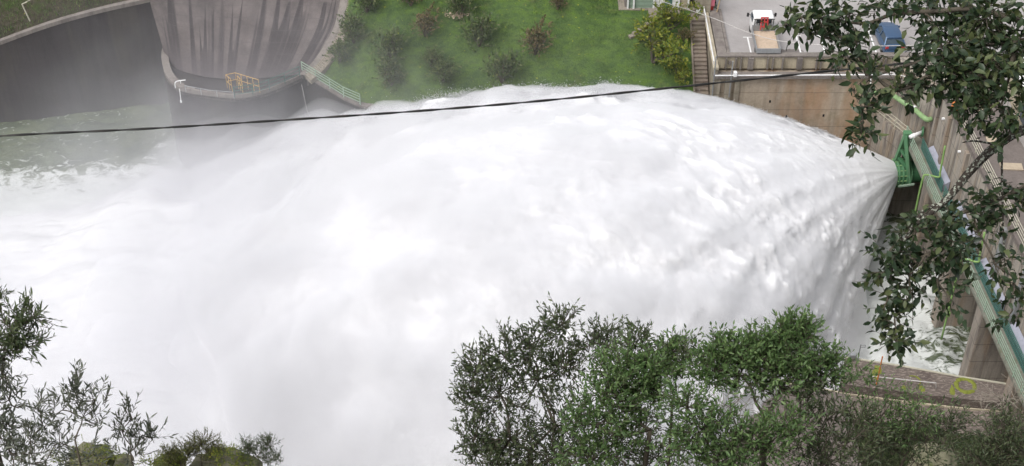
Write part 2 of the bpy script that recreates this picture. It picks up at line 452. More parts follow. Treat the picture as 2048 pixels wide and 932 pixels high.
# ------------------------------------------------------------------ parking terrace
ZP = 12.0
m = MB(); m.quad((16.6, 96.9, ZP), (75, 96.9, ZP), (75, 160, ZP), (16.6, 160, ZP)); tag(m.build('parking_pavement', M['asphalt']), kind='structure')
m = MB(); m.box((42, 84, 11.7), (12, 40, .5)); tag(m.build('yard_pavement', M['asphalt']), kind='structure')
# painted bay lines
m = MB()
for (u0, v0, u1, v1) in ((1492, 75, 1508, 118), (1548, 88, 1556, 112), (1590, 72, 1606, 113), (1638, 72, 1655, 113), (1688, 72, 1704, 113), (1738, 60, 1752, 106), (1795, 60, 1806, 108), (1850, 58, 1862, 105)):
    a, b = P(u0, v0, ZP+.004), P(u1, v1, ZP+.004); b.x = a.x = (a.x+b.x)/2; b.y = 97.2; w = .06
    m.quad((a.x-w, b.y, a.z), (a.x+w, b.y, a.z), (a.x+w, a.y, a.z), (a.x-w, a.y, a.z))
    m.quad((a.x-.35, a.y+.01, a.z), (a.x+.35, a.y+.01, a.z), (a.x+.35, a.y+.09, a.z), (a.x-.35, a.y+.09, a.z))
tag(m.build('parking_markings', M['white']), kind='structure')

wl = empty('retaining_wall', (22, 95.9, 0), 'tall rust stained concrete retaining wall holding up the car park', 'retaining wall')
m = MB(); rows = []
for i in range(60):
    x = 15.55 + (29.2-15.55)*i/59
    rows.append([(x, 95.9, z) for z in (-1, 3, 6, 8, 9, 10, 11.3)])
m.strip(rows); m.box((22.3, 96.6, 5.1), (13.6, 1.3, 12.2))
m.build('wall_face', M['wallfront'], wl)
m = MB()   # pilasters at the corner
m.box((15.78, 95.82, 5), (.5, .35, 12.5)); m.box((16.65, 95.84, 5), (.55, .3, 12.5)); m.box((17.35, 95.86, 5), (.4, .25, 12.5)); m.build('pilaster', M['wallside'], wl, bevel=.03)
m = MB(); m.box((22.9, 95.85, 11.35), (15.0, .75, .22)); m.build('ledge', M['coping'], wl, bevel=.03)
m = MB(); m.box((24.4, 96.75, 12.62), (17.4, .5, .16)); m.build('coping', M['coping'], wl, bevel=.02)
m = MB(); m.box((24.3, 96.72, 12.0), (17, .16, 1.1)); m.build('parapet', M['cream'], wl)
m = MB(); x = 16.4; k = 0
while x < 32:
    k += 1
    m.box((x, 96.5, 12.02), (.10 if k % 4 else .42, .22, 1.0)); x += random.choice([.3, .34, .4, .75, 1.3])
m.build('baluster', M['coping'], wl)
m = MB(); m.tube([(15.5, 95.42, 11.62), (22, 95.42, 11.66), (31, 95.42, 11.72)], .05, 6); m.build('pipe_rail', M['white'], wl)
m = MB()
for u, v in ((1540, 203), (1573, 233), (1502, 236), (1647, 231)):
    a = ray(u, v); k = 95.88/a[1]; m.box((a[0]*k, 95.885, CAMZ+a[2]*k), (.14, .04, .22))
m.build('drain_hole', M['black'], wl)

sw = empty('side_wall', (15.5, 99, 8), 'pale concrete side wall with white top rail beside the stairway', 'side wall')
m = MB(); m.box((15.62, 99.8, 8.2), (.34, 7.9, 7.6)); m.build('wall_face', M['wallside'], sw)
m = MB(); m.box((15.55, 99.7, 12.12), (.42, 8.2, .22)); m.build('coping', M['cream'], sw, bevel=.02)
m = MB(); m.tube([(15.35, 103.5, 12.75), (15.35, 95.7, 12.75)], .05, 6)
for y in (96, 98, 100, 102, 103.4): m.tube([(15.4, y, 12.1), (15.35, y, 12.75)], .03, 5)
m.build('top_rail', M['white'], sw)
m = MB(); m.box((16.2, 100.3, 12.02), (.75, 7.2, .5)); m.build('planter_strip', M['coping'], sw)
m = MB(); m.box((16.72, 100.3, 12.05), (.22, 7.6, .3)); m.build('kerb', M['coping'], sw)

# main stair
st = empty('stairway', (14.75, 96, 8.5), 'long straight concrete stairway climbing beside the car park side wall', 'stairs')
for i in range(22):
    m = MB(); y = 95.6 + i*.315; z = 8.55 + i*.175; m.box((14.8, y+.16, z-.35), (1.08, .33, .9)); m.build('step', M['step'], st, bevel=.015)
m = MB(); m.box((14.8, 103.2, 12.0), (1.3, 1.4, .5)); m.build('landing', M['stone'], st)
m = MB(); m.prism([(14.12, 95.3), (14.26, 95.3), (14.26, 102.6), (14.12, 102.6)], [7.5, 7.5, 11.5, 11.5], [8.75, 8.75, 12.65, 12.65]); m.build('stringer', M['step'], st)

# terrace edge (quay wall under the meadow) and its railing
ed = empty('terrace_wall', (0, 95, 0), 'dark concrete river wall under the green railing at the meadow foot', 'river wall')
pts = [V3((x, yfoot(x)-.02, 0)) for x in [-18.3, -17.6, -16.8, -15.8, -14.6, -13.8, -13.2, -12.5, -11.8, -10.5, -9, -5, 0, 5, 10, 15.4]]
m = MB(); m.strip([[(p.x, p.y, z) for p in pts] for z in (-1, 2, 4, 6, 8.4)]); m.build('wall_face', M['darkwall'], ed)
m = MB(); m.strip([[(p.x, p.y-.15, 8.4) for p in pts], [(p.x, p.y-.15, 8.62) for p in pts], [(p.x+.1, p.y+.35, 8.62) for p in pts]]); m.build('coping', M['coping'], ed)
def railing(name, pts, h, nb, r, mat, label, group=None, spacing=1.6, panel=None, cat='railing', up=None):
    pts = [V3(p) for p in pts]; e = empty(name, pts[0], label, cat, group)
    m = MB()
    for k in range(nb):
        z = h*(k+1)/nb; m.tube([p+V3((0, 0, z)) for p in pts], r, 6)
    m.build('rail', mat, e)
    L = 0; segs = []
    for a, b in zip(pts, pts[1:]): segs.append((L, a, b)); L += (b-a).length
    n = max(1, round(L/spacing))
    for i in range(n+1):
        s = L*i/n
        for s0, a, b in segs:
            if s <= s0 + (b-a).length + 1e-4:
                p = a.lerp(b, (s-s0)/(b-a).length); break
        m = MB(); m.tube([p, p+V3((0, 0, h+.02))], r*1.3, 6); m.build('post', mat, e)
    return e
railing('meadow_railing', [(p.x, p.y-.02, 8.6) for p in pts[2:9]], 1.0, 4, .035, M['railgrn'], 'curved pale green railing at the misty left foot of the meadow')
railing('foot_railing', [(8.8, 95.0, 8.6), (11, 95.0, 8.6), (15.3, 95.0, 8.6)], .95, 3, .03, M['railgrn'], 'short green railing at the bottom of the stairway')

# ------------------------------------------------------------------ left: curved bay wall, platform, dark wall
E = [(600, 150), (628, 125), (652, 90), (670, 55), (680, 15), (683, -10), (685, -60)]
def hE(x, y): return 8.5 + .5*max(0, y-100.4)
edge = [on(u, v, lambda x, y: hgrass(x, y) + .15) for u, v in E]; edge[0] = P(600, 150, 8.6)
foot_px = [(330, 112), (354, 138), (400, 152), (440, 157), (480, 158), (520, 156), (560, 152), (584, 150), (600, 149)]
bay = empty('curved_bay_wall', P(480, 170, 8.4), 'concave board marked concrete wall with dark vertical drip streaks', 'curved wall')
foot = spline([P(u, v, 8.4) for u, v in foot_px], 6)
nf = len(foot)
top_px = [(282, -60, 15.5), (330, -60, 14.8), (390, -60, 14.2), (450, -60, 13.8), (510, -60, 13.6), (570, -60, 13.4), (625, -60, 13.3), (660, -60, 13.2), (685, -60, 12.9)]
topc = spline([P(u, v, z) for u, v, z in top_px], 6)
edge_s = spline(edge, 7); n_e = len(edge_s)
K = 30; rows = []; WC = []
for k in range(K):
    s = k/(K-1); r = []
    eidx = s*(n_e-1); e0 = int(min(n_e-2, eidx)); e = edge_s[e0].lerp(edge_s[e0+1], eidx-e0)
    le = foot[-1].lerp(topc[-1], s); off = e - le
    for i in range(nf):
        t = i/(nf-1); q = foot[i].lerp(topc[i], s) + off*max(0, (t-.35)/.65)**1.6
        r.append(q); WC.append((t, s, 0))
    rows.append(r)
t = NT('drip_streaked_concrete')
at = t.n('ShaderNodeAttribute'); at.attribute_name = 'wallco'
sp = t.n('ShaderNodeSeparateXYZ'); t.l(at.outputs['Vector'], sp.inputs[0])
def wv(a, b):
    m_ = t.n('ShaderNodeVectorMath', operation='MULTIPLY'); t.l(at.outputs['Vector'], m_.inputs[0]); m_.inputs[1].default_value = (a, b, 1); return m_.outputs[0]
s1 = t.noise(wv(13, .12), 1.0, 2.5, .5); s2 = t.noise(wv(60, 2), 1, 5, .6); bl = t.noise(wv(8, 5), 1, 6, .65); fi = t.noise(t.pos(), 5, 5, .7); j1 = t.noise(wv(24, 0), 1, 0, .4)
a = t.mix(t.rampf(bl, .3, .7), (.075, .064, .063), (.175, .15, .143))
top = t.math('ADD', .72, t.math('MULTIPLY', t.math('SUBTRACT', j1, .5), 1.9))       # ragged height where each drip starts
below = t.rampf(t.math('SUBTRACT', top, sp.outputs[1]), -.01, .02)
core = t.rampf(t.math('ADD', s1, t.math('MULTIPLY', t.math('SUBTRACT', .5, sp.outputs[1]), .05)), .49, .515)
a = t.mix(t.math('MULTIPLY', t.math('MULTIPLY', core, below), .92), a, (.045, .038, .04))
a = t.mix(t.math('MULTIPLY', t.rampf(s2, .5, .7), .5), a, (.13, .11, .11))
wetb = t.rampf(t.math('ADD', sp.outputs[1], t.math('MULTIPLY', bl, .25)), .42, .10); a = t.mix(t.math('MULTIPLY', wetb, .75), a, (.10, .085, .09))
a = t.mix(t.rampf(fi, .25, .8), t.mix(1, a, (.75, .75, .75), 'MULTIPLY'), a)
ln = t.math('LESS_THAN', t.math('FRACT', t.math('MULTIPLY', sp.outputs[1], 9)), .06); a = t.mix(t.math('MULTIPLY', ln, .45), a, (.08, .07, .07))
t.bsdf(a, .8, 0, .25, fi, .4, .03); M['drip'] = t.m
m = MB(); m.strip(rows); o = m.build('wall_face', M['drip'], bay, smooth=True)
at_ = o.data.attributes.new('wallco', 'FLOAT_VECTOR', 'POINT'); at_.data.foreach_set('vector', np.array(WC, np.float32).ravel())
m = MB(); es = edge_s
m.strip([[p + V3((-.05, -.05, .0)) for p in es], [p + V3((-.05, -.05, .12)) for p in es], [p + V3((.55, -.25, .12)) for p in es], [p + V3((.55, -.25, -.9)) for p in es]])
m.build('coping', M['coping'], bay)
# curved stair on the outside of the wall edge
cs = empty('curved_stairway', edge[0], 'narrow worn steps curving up outside the concave wall', 'stairs')
esf = spline(edge, 9); k = 0
for i in range(2, len(esf)-1, 1):
    p = esf[i]; d = (esf[i+1]-esf[i]); d.z = 0; d.normalize(); sd = V3((d.y, -d.x, 0))
    m = MB(); c = p + sd*1.05 + V3((0, 0, -.05)); m.box(c, (.95, .24, .42), math.atan2(sd.y, sd.x)); m.build('step', M['stone'], cs, bevel=.02)

# platform with rounded rim
rim_px = [(395, 62), (365, 68), (338, 84), (324, 112), (330, 150), (348, 172), (368, 184), (420, 192), (470, 197), (520, 190), (560, 176), (604, 156)]
rim = spline([P(u, v, 8.4) for u, v in rim_px], 5)
pl = empty('curved_platform', rim[0], 'dark wet rounded concrete platform below the concave wall', 'platform')
m = MB(); m.strip([[(p.x, p.y, z) for p in rim] for z in (-1, 2, 4, 6, 8.4)]); m.build('wall_face', M['darkwall'], pl, smooth=True)
inner = [p + V3((.55 if i < 32 else .1, .2, 0)) for i, p in enumerate(rim)]
m = MB(); m.strip([[p + V3((0, 0, .35)) for p in rim], [p + V3((0, 0, .35)) for p in inner], [p - V3((0, 0, .2)) for p in inner]])
m.strip([[p + V3((0, 0, -.3)) for p in rim], [p + V3((0, 0, .35)) for p in rim]]); m.build('rim', M['coping'], pl, smooth=False)
m = MB(); cen = V3((-22, 101, 8.3)); n = len(rim)
m.add([cen] + [p - V3((0, 0, .1)) for p in rim], [(0, i+1, i+2) for i in range(n-1)]); m.prism([(-27, 99.2), (-17.5, 100.2), (-17.5, 104), (-27, 105)], 8.0, 8.26)
m.build('floor', M['darkwall'], pl)

dw = empty('dark_river_wall', P(150, 240, 0), 'huge dark wet concrete wall rising from the river under the grassy bank', 'river wall')
tl = [(-60, 108), (0, 84), (100, 48), (200, 20), (290, 0), (345, -14), (400, -60)]
wlp = [(-60, 250), (0, 246), (100, 236), (200, 222), (300, 212), (345, 205), (420, 190)]
rows = [[], []]
for (u, v), (u2, v2) in zip(wlp, tl):
    a = P(u, v, 0); d = ray(u2, v2); y = a.y + .6; kk = y/d[1]
    rows[0].append(a - V3((0, 0, 1))); rows[1].append(V3((d[0]*kk, y, CAMZ + d[2]*kk)))
dense = []
for k in range(12):
    dense.append(spline([rows[0][i].lerp(rows[1][i], k/11) for i in range(len(tl))], 6))
m = MB(); m.strip(dense); m.build('wall_face', M['darkwall'], dw, smooth=True)
tp = dense[-1]
m = MB(); m.strip([[p + V3((0, -.08, -.25)) for p in tp], [p + V3((0, -.08, .1)) for p in tp], [p + V3((0, .4, .1)) for p in tp]]); m.build('coping', M['coping'], dw)
m = MB(); m.strip([[p + V3((0, .35, -.02)) for p in tp]] + [[p + V3((-.3*k, k*1.2, k*.55 + .12*random.uniform(-1, 1))) for p in tp] for k in range(1, 14)])
tag(m.build('grassy_bank', M['soil'], smooth=True), kind='structure')
bl = []
for _ in range(9000):
    i = random.randrange(0, len(tp)-1); p = tp[i].lerp(tp[i+1], random.random()); k = random.uniform(.3, 9); bl.append(p + V3((-.3*k, k*1.2, k*.55)))
blades('bank_grass', bl, .3, .05, M['blade'], 'rough grass on the bank above the dark wall', 'grass')

# fence post frame on top of the dark wall
fp = empty('bank_fence', P(60, 40, 8.8), 'pale wooden rail and leaning post at the top of the dark wall', 'fence')
a, b = P(44, 8, 11.0), P(60, 42, 9.3)
m = MB(); m.bar(a, b, .09, .09); m.build('post', M['railbeige'], fp)
m = MB(); m.bar(a, P(52, 6, 11.2) + V3((.1, 0, .1)), .06, .06); m.bar(a, P(110, -25, 11.4), .05, .05); m.build('rail', M['railbeige'], fp)

# pale pipe on the platform rim
pp = empty('pale_bent_pipe', P(354, 172, 8.7), 'pale bent pipe hooked over the rounded platform rim', 'pipe')
m = MB(); m.tube(spline([P(371, 160, 9.6), P(356, 162, 9.6), P(350, 166, 9.5), P(351, 176, 9.0)], 5), .042, 8); m.tube([P(361, 162, 9.6), P(361, 167, 9.3)], .03, 6); m.build('bend', M['white'], pp)
m = MB(); m.tube([P(359, 178, 8.9), P(362, 202, 7.8)], .03, 6); m.box(P(362, 203, 7.75), (.12, .1, .2)); m.build('drop_pipe', M['white'], pp)
ld = empty('drop_pole', P(614, 218, 6.0), 'thin pale pole hanging down the dark river wall', 'pole')
m = MB(); m.tube([P(604, 165, 8.3) + V3((0, -.3, 0)), P(616, 222, 5.6) + V3((0, -.3, 0))], .025, 6); m.build('pole_shaft', M['wire'], ld)

railing('platform_railing', [P(470, 196, 8.75), P(520, 188, 8.75), P(560, 172, 8.75), P(600, 154, 8.75)], 1.0, 3, .025, M['teal'], 'thin dark green railing along the right of the platform edge')
railing('platform_cable_rail', [P(372, 184, 8.75), P(420, 193, 8.75), P(468, 197, 8.75)], .6, 1, .025, M['grey'], 'single thin rail along the left of the platform edge')
yr = empty('yellow_railing', P(480, 186, 8.6), 'yellow safety railing around a ladder head on the platform', 'railing')
A0 = P(467, 182, 8.7); A1 = P(488, 186, 8.7)
h = 1.25
def rail_seg(m, p, q, lv=(1.0, .5), n=2):
    for l in lv: m.tube([p+V3((0, 0, h*l)), q+V3((0, 0, h*l))], .027, 6)
    for i in range(n+1):
        x = p.lerp(q, i/n); m.tube([x, x+V3((0, 0, h))], .027, 6)
c1, c2, c3, c4 = P(465, 184, 8.7), P(455, 176, 8.7), P(474, 172, 8.7), P(520, 186, 8.7)
m = MB(); rail_seg(m, c1, c2); rail_seg(m, c2, c3, n=1); m.build('side_rail', M['yellow'], yr)
m = MB(); rail_seg(m, c3, c4, n=4); m.build('long_rail', M['yellow'], yr)
m = MB(); rail_seg(m, P(486, 186, 8.7), P(478, 178, 8.7), n=2); m.build('inner_rail', M['yellow'], yr)

# ------------------------------------------------------------------ powerhouse
DX = .065
def wx(y, off=0): return 31.5 + DX*(91.5-y) + off
ph = empty('powerhouse', (33, 80, 0), 'streaked concrete powerhouse with bays and a railed upper deck', 'powerhouse')
YA, YB = 92.0, 60.0
m = MB(); rows = []
for i in range(64):
    y = lerp(YA, YB, i/63); rows.append([(wx(y), y, z) for z in (7.9, 9, 10.5, 12, 13.2)])
m.strip(rows); m.build('upper_wall', M['powerwall'], ph)
m = MB(); m.prism([(wx(YA, -.12), YA), (wx(YB, -.12), YB), (wx(YB, 3.6), YB), (wx(YA, 3.6), YA)], 13.2, 13.5); m.build('upper_deck', M['deck'], ph)
m = MB(); m.prism([(wx(YA, 3.9), YA), (wx(YB, 3.9), YB), (wx(YB, 4.2), YB), (wx(YA, 4.2), YA)], -1, 7.9); m.build('back_wall', M['darkwall'], ph)
for i, y in enumerate((92.6, 86.2, 79.6, 73.0, 66.4)):
    m = MB(); m.box((wx(y, 1.3), y+.65, 3.4), (5.4, 1.3, 8.6), -DX*0); m.build('pier', M['pier'], ph, bevel=.12)
for y in (89.8, 83.2, 76.6, 70):
    m = MB(); m.box((wx(y, 2.6), y-.3, 6.6), (2.4, 5.2, 2.4)); m.build('lintel', M['pier'], ph)
# hatch slabs on the deck
for y in (88.4, 84.6, 81.5, 77.8, 74.1, 70.4):
    m = MB(); m.box((wx(y, 2.0), y, 13.54), (1.5, .75, .1), -DX); m.build('hatch_slab', M['hatch'], ph, bevel=.02)
# pilaster pipes and dark vents on the wall
for y in (90.6, 88.2, 84, 79.2, 75.6, 71.5):
    m = MB(); m.box((wx(y, -.12), y, 10.6), (.24, .45, 4.6)); m.build('wall_rib', M['grey'] if int(y) % 2 else M['pier'], ph)
for y in (89.4, 85.4, 80.6, 76.4):
    m = MB(); m.box((wx(y, -.1), y, 11.9), (.2, .16, .12)); m.build('wall_lamp', M['white'], ph)

wk = empty('walkway', (31, 80, 8), 'steel walkway with green railings along the foot of the powerhouse wall', 'walkway')
m = MB(); m.prism([(wx(92.6, -1.45), 92.6), (wx(YB, -1.45), YB), (wx(YB, -.02), YB), (wx(92.6, -.02), 92.6)], 7.72, 7.98); m.build('slab', M['slabgrey'], wk)
m = MB()
for k in range(4): m.tube([(wx(92.5, -1.4), 92.5, 8.25+.25*k), (wx(YB, -1.4), YB, 8.25+.25*k)], .03, 6)
m.build('outer_rail', M['railgrn'], wk)
for i in range(22):
    y = 92.4 - i*1.5; m = MB(); m.tube([(wx(y, -1.4), y, 7.98), (wx(y, -1.4), y, 9.05)], .035, 6); m.build('post', M['railgrn'], wk)
for y0, y1 in ((91, 85.6), (85.2, 79), (78.4, 72.4), (72.2, 66)):
    m = MB(); 
    n = 40
    for i in range(n+1):
        y = lerp(y0, y1, i/n); m.bar((wx(y, -.62), y, 8.0), (wx(y, -.62), y, 8.95), .02, .06)
    for z in (8.1, 8.4, 8.7, 8.95): m.tube([(wx(y0, -.62), y0, z), (wx(y1, -.62), y1, z)], .03, 5)
    m.build('inner_mesh_rail', M['teal'], wk)
for y0, y1 in ((90.2, 85.8), (83.6, 79.6), (77.4, 73), (71, 66.5)):
    cv = empty('sheet_cover', (wx(y0, -.3), y0, 8), 'long grey sheet metal cover on the walkway, %s' % {90: 'nearest the green valve frame', 83: 'second from the green valve frame', 77: 'third from the green valve frame', 71: 'farthest from the green valve frame'}[int(y0)], 'metal cover', 'sheet covers on the walkway')
    m = MB(); m.prism([(wx(y0, -.56), y0), (wx(y1, -.56), y1), (wx(y1, -.04), y1), (wx(y0, -.04), y0)], 8.0, [8.55, 8.55, 8.9, 8.9]); m.build('lid', M['cover'], cv, bevel=.03)
    m = MB(); m.box((wx(y0, -.3), y0+.03, 8.3), (.5, .05, .5)); m.build('end_plate', M['grey'], cv)
for nm, y, top, lab in (('first', 86.4, 10.6, 'bent lime green pipe rising beside the first pier'), ('second', 77.0, 10.4, 'lime green pipe rising beside the middle pier')):
    gp_ = empty('green_conduit', (wx(y, -1.6), y, 6), lab, 'pipe')
    m = MB(); m.tube(spline([(wx(y, -.7), y+.2, top+.9), (wx(y, -.7), y, 9.4), (wx(y, -.75), y-.1, 8.9), (wx(y, -1.5), y+.3, 8.8), (wx(y, -1.75), y+.3, 8.4), (wx(y, -1.8), y+.2, 5.5), (wx(y, -1.85), y, 1.5)], 6), .075, 8); m.build('pipe_run', M['lime'], gp_, smooth=True)
    m = MB(); m.box((wx(y, -1.83), y+.1, 3.9), (.28, .28, .35)); m.build('pipe_clamp', M['lime'], gp_)
railing('deck_railing', [(wx(y, .02), y, 13.5) for y in (91.6, 85, 78, 70, 61)], 1.05, 4, .028, M['railbeige'], 'weathered beige railing along the edge of the upper deck', spacing=1.7)

# chamfer wall and its ledge between retaining wall and powerhouse
ch = empty('corner_wall', (30, 94, 0), 'grey corner wall linking the retaining wall to the powerhouse', 'wall')
a, b = V3((29.1, 96.2, 0)), V3((31.55, 91.6, 0))
m = MB(); m.strip([[(lerp(a.x, b.x, i/19), lerp(a.y, b.y, i/19), z) for z in (7.8, 9.5, 11, 12.6)] for i in range(20)])
m.quad((28.9, 96.4, 12.6), (29.1, 96.2, 12.6), (31.55, 91.6, 12.6), (34, 96.9, 12.6)); m.build('upper_face', M['powerwall'], ch)
c, d = V3((28.2, 95.85, 0)), V3((30.05, 92.35, 0))
m = MB(); m.strip([[(lerp(c.x, d.x, i/9), lerp(c.y, d.y, i/9), z) for z in (3.4, 5, 7.7, 7.95)] for i in range(10)])
m.quad((c.x, c.y, 7.95), (d.x, d.y, 7.95), (b.x, b.y, 7.95), (a.x, a.y, 7.95)); m.build('ledge', M['powerwall'], ch)
m = MB(); m.box((28.35, 95.3, 1.5), (.7, .9, 5)); m.box((29.6, 93.9, 5.6), (.5, .6, 4.6)); m.build('buttress', M['pier'], ch)
m = MB(); m.strip([[(29.3, 96.4, z), (31.2, 93.2, z), (34, 93.2, z)] for z in (-1, 3, 7.8)]); m.build('recess', M['darkwall'], ch)
railing('ledge_railing', [(28.25, 95.8, 7.95), (29.1, 94.2, 7.95), (30.0, 92.5, 7.95)], 1.0, 3, .028, M['railbeige'], 'beige railing on the ledge behind the green valve frame', spacing=1.3)

# big light green pipe on the corner wall
bp = empty('wall_pipe', (29, 95.5, 10), 'thick light green pipe with white joints on the corner wall', 'pipe')
m = MB(); m.tube(spline([P(1727, 205, 9.7), P(1729, 192, 10.2), P(1738, 186, 10.4), P(1756, 184, 10.4), P(1774, 185, 10.4)], 5), .1, 8); m.build('thin_run', M['pipegreen'], bp, smooth=True)
q0, q1, q2, q3 = P(1774, 183, 10.4), P(1828, 218, 10.4), P(1852, 238, 10.4), P(1863, 238, 10.4)
m = MB(); m.tube([q0, q1], .2, 12); m.tube(spline([q1, q2, q3], 5), .2, 12); m.build('thick_run', M['pipegreen'], bp, smooth=True)
for q in (P(1784, 190, 10.4), q1):
    m = MB(); dd = (q1-q0).normalized()*.09; m.tube([q-dd, q+dd], .27, 12); m.build('joint', M['white'], bp)
m = MB(); m.tube([P(1742, 145, 11.8), P(1741, 185, 10.5)], .035, 6); m.build('hanger', M['white'], bp)

# ------------------------------------------------------------------ discharge valve
N0 = P(1785, 346, 5.0)            # mouth centre
ax = V3((-1, -.10, .0)).normalized()
dv = empty('discharge_valve', N0, 'green fixed cone discharge valve with ribbed hood and triangular steel frame', 'valve')
R0 = 1.02
m = MB(); m.lathe(N0 - ax*1.15, ax, [(0, R0*.9), (0, R0*1.0), (1.15, R0*1.0), (1.15, R0*.9), (.9, R0*.86)], 40); m.build('hood', M['dkgreen'], dv, smooth=False)
m = MB()
for h_ in (.0, .32, .64, .96): m.lathe(N0 - ax*1.2, ax, [(h_, R0*1.0), (h_, R0*1.12), (h_+.1, R0*1.12), (h_+.1, R0*1.0)], 40)
m.build('hoop', M['green'], dv)
m = MB()
for k in range(16):
    t_ = 2*math.pi*k/16; sd = ax.cross(V3((0, 0, 1))).normalized(); u2 = sd.cross(ax); o_ = (sd*math.cos(t_)+u2*math.sin(t_))*R0*1.05
    m.bar(N0 - ax*1.18 + o_, N0 - ax*.05 + o_, .06, .1, up=tuple(o_.normalized()))
m.build('stiffener', M['pipegreen'], dv)
m = MB(); m.lathe(N0 - ax*3.6, ax, [(0, R0*.82), (2.6, R0*.82)], 32); m.build('conduit', M['dkgreen'], dv, smooth=True)
apex = P(1812, 270, 8.9)
yv = N0.y - .55
base1 = N0 - ax*.15 + V3((0, .2, R0*1.05)); base2 = N0 - ax*1.35 + V3((0, -.75, .1)); base3 = N0 - ax*1.3 + V3((.15, .8, .4))
m = MB(); m.bar(apex, base1, .34, .26); m.bar(apex, N0 - ax*1.2 + V3((0, -1.05, -.2)), .32, .3); m.bar(apex + V3((.35, .3, 0)), base3 + V3((.3, 0, 0)), .3, .28)
m.build('strut', M['green'], dv, bevel=.02)
mid = apex.lerp(base1, .52); mid2 = apex.lerp(N0 - ax*1.2 + V3((0, -1.05, -.2)), .5)
m = MB(); m.bar(mid, mid2, .28, .22); m.bar(apex.lerp(base1, .85), apex.lerp(N0 - ax*1.2 + V3((0, -1.05, -.2)), .72), .22, .2)
mm = apex + V3((.2, .15, -.3)); bb = N0 - ax*1.3 + V3((.2, -.9, .3))
m.add([mm, apex.lerp(base3, .9) + V3((.25, 0, 0)), bb], [(0, 1, 2)]); m.build('web_plate', M['dkgreen'], dv)
m = MB(); m.box(apex + V3((.12, .1, .05)), (.6, .45, .35)); m.build('head_block', M['green'], dv, bevel=.03)
m = MB(); m.bar(N0 - ax*.3 + V3((0, -1.15, -.45)), N0 - ax*1.5 + V3((0, -1.3, -.2)), .12, .14); m.build('drip_bar', M['railgrn'], dv)
hc = empty('hydraulic_cylinder', P(1836, 266, 9.0), 'short white hydraulic cylinder in a round green collar', 'cylinder')
m = MB(); m.tube([P(1820, 274, 9.0), P(1845, 264, 9.0)], .15, 12); m.build('barrel', M['white'], hc, smooth=True)
m = MB(); cc = P(1843, 263, 9.0); m.lathe(cc, V3((1, -.2, 0)), [(0, .22), (0, .40), (.14, .40), (.14, .22), (0, .22)], 20); m.build('collar', M['dkgreen'], hc)
m = MB(); m.tube([P(1826, 272, 9.0), P(1829, 270.6, 9.0)], .19, 12); m.build('gland', M['white'], hc)

# orange pump on the deck
og = empty('orange_pump', P(1912, 222, 13.55), 'small rusty orange engine pump on the upper deck by the railing', 'pump')
b0 = og.location
m = MB(); m.box(b0 + V3((.1, 0, .1)), (1.0, .7, .14)); m.build('skid', M['black'], og)
m = MB(); m.box(b0 + V3((-.1, 0, .45)), (.5, .5, .5)); m.tube([b0 + V3((.15, 0, .42)), b0 + V3((.6, 0, .42))], .19, 12); m.build('engine_block', M['orange'], og, bevel=.05)
m = MB(); m.bar(b0 + V3((-.45, -.25, .2)), b0 + V3((-.3, -.25, .85)), .06, .06); m.bar(b0 + V3((-.3, -.25, .85)), b0 + V3((.5, -.25, .8)), .06, .06); m.bar(b0 + V3((.5, -.25, .8)), b0 + V3((.6, -.25, .2)), .06, .06); m.build('frame', M['orange'], og)
for s_ in (-.3, .45):
    m = MB(); m.tube([b0 + V3((s_, -.42, .14)), b0 + V3((s_, -.32, .14))], .14, 12); m.build('wheel', M['black'], og)

# pale hall to the right of the deck
hl = empty('pale_hall', (39, 80, 12), 'pale machine hall with ribbed roof right of the upper deck', 'hall')
m = MB(); m.box((40.2, 76, 12.6), (6.6, 34, 3.6)); m.build('wall', M['cream'], hl)
m = MB(); m.prism([(36.6, 58.8), (43.8, 58.8), (43.8, 93.3), (36.6, 93.3)], [14.4, 15.0, 15.0, 14.4], [14.6, 15.2, 15.2, 14.6])
for i in range(40): m.box((40.2, 59.2+i*.86, 14.98), (7.1, .08, .1), 0, 0, -.083)
m.build('roof', M['white'], hl)
for y in (88, 82, 76, 70, 64):
    m = MB(); m.box((36.87, y, 13.0), (.06, 1.8, 1.2)); m.build('window', M['glass'], hl)

# ------------------------------------------------------------------ near training wall with moss rings
nw = empty('near_wall', (27, 69, 0), 'broad topped dark concrete wall with yellow moss rings in the lower right', 'river wall')
Q = [P(1690, 716, 6), P(1800, 733, 6), P(1920, 755, 6), P(2048, 775, 6), P(2300, 812, 6)]
Q2 = [P(1682, 768, 6), P(1800, 783, 6), P(1920, 797, 6), P(2048, 808, 6), P(2300, 838, 6)]
Q = [p for p in Q]
m = MB()
m.strip([[V3((p.x, p.y, -1)) for p in Q], Q, Q2, [V3((p.x, p.y, 4.2)) for p in Q2]])
m.strip([[V3((Q[0].x, Q[0].y, -1)), Q[0]], [V3((Q2[0].x, Q2[0].y, -1)), Q2[0]]])
t = NT('lichen_speckled_concrete'); n1 = t.noise(t.pos(), 2.3, 6, .75); n2 = t.noise(t.pos(), .6, 5, .6); n3 = t.noise(t.pos((.6, 2, 1)), 5, 5, .7)
a = t.mix(t.rampf(n2, .3, .7), (.085, .068, .062), (.14, .115, .10)); a = t.mix(t.rampf(n3, .5, .62), a, (.26, .22, .19)); a = t.mix(t.math('MULTIPLY', t.rampf(n1, .60, .66), .8), a, (.34, .30, .25))
t.bsdf(a, .9, 0, .2, n1, .5, .05); M['lichen'] = t.m
m.build('wall_body', M['lichen'], nw)
m = MB(); m.tube([p + V3((0, .05, .03)) for p in Q], .07, 6); m.build('edge_pipe', M['railbeige'], nw)
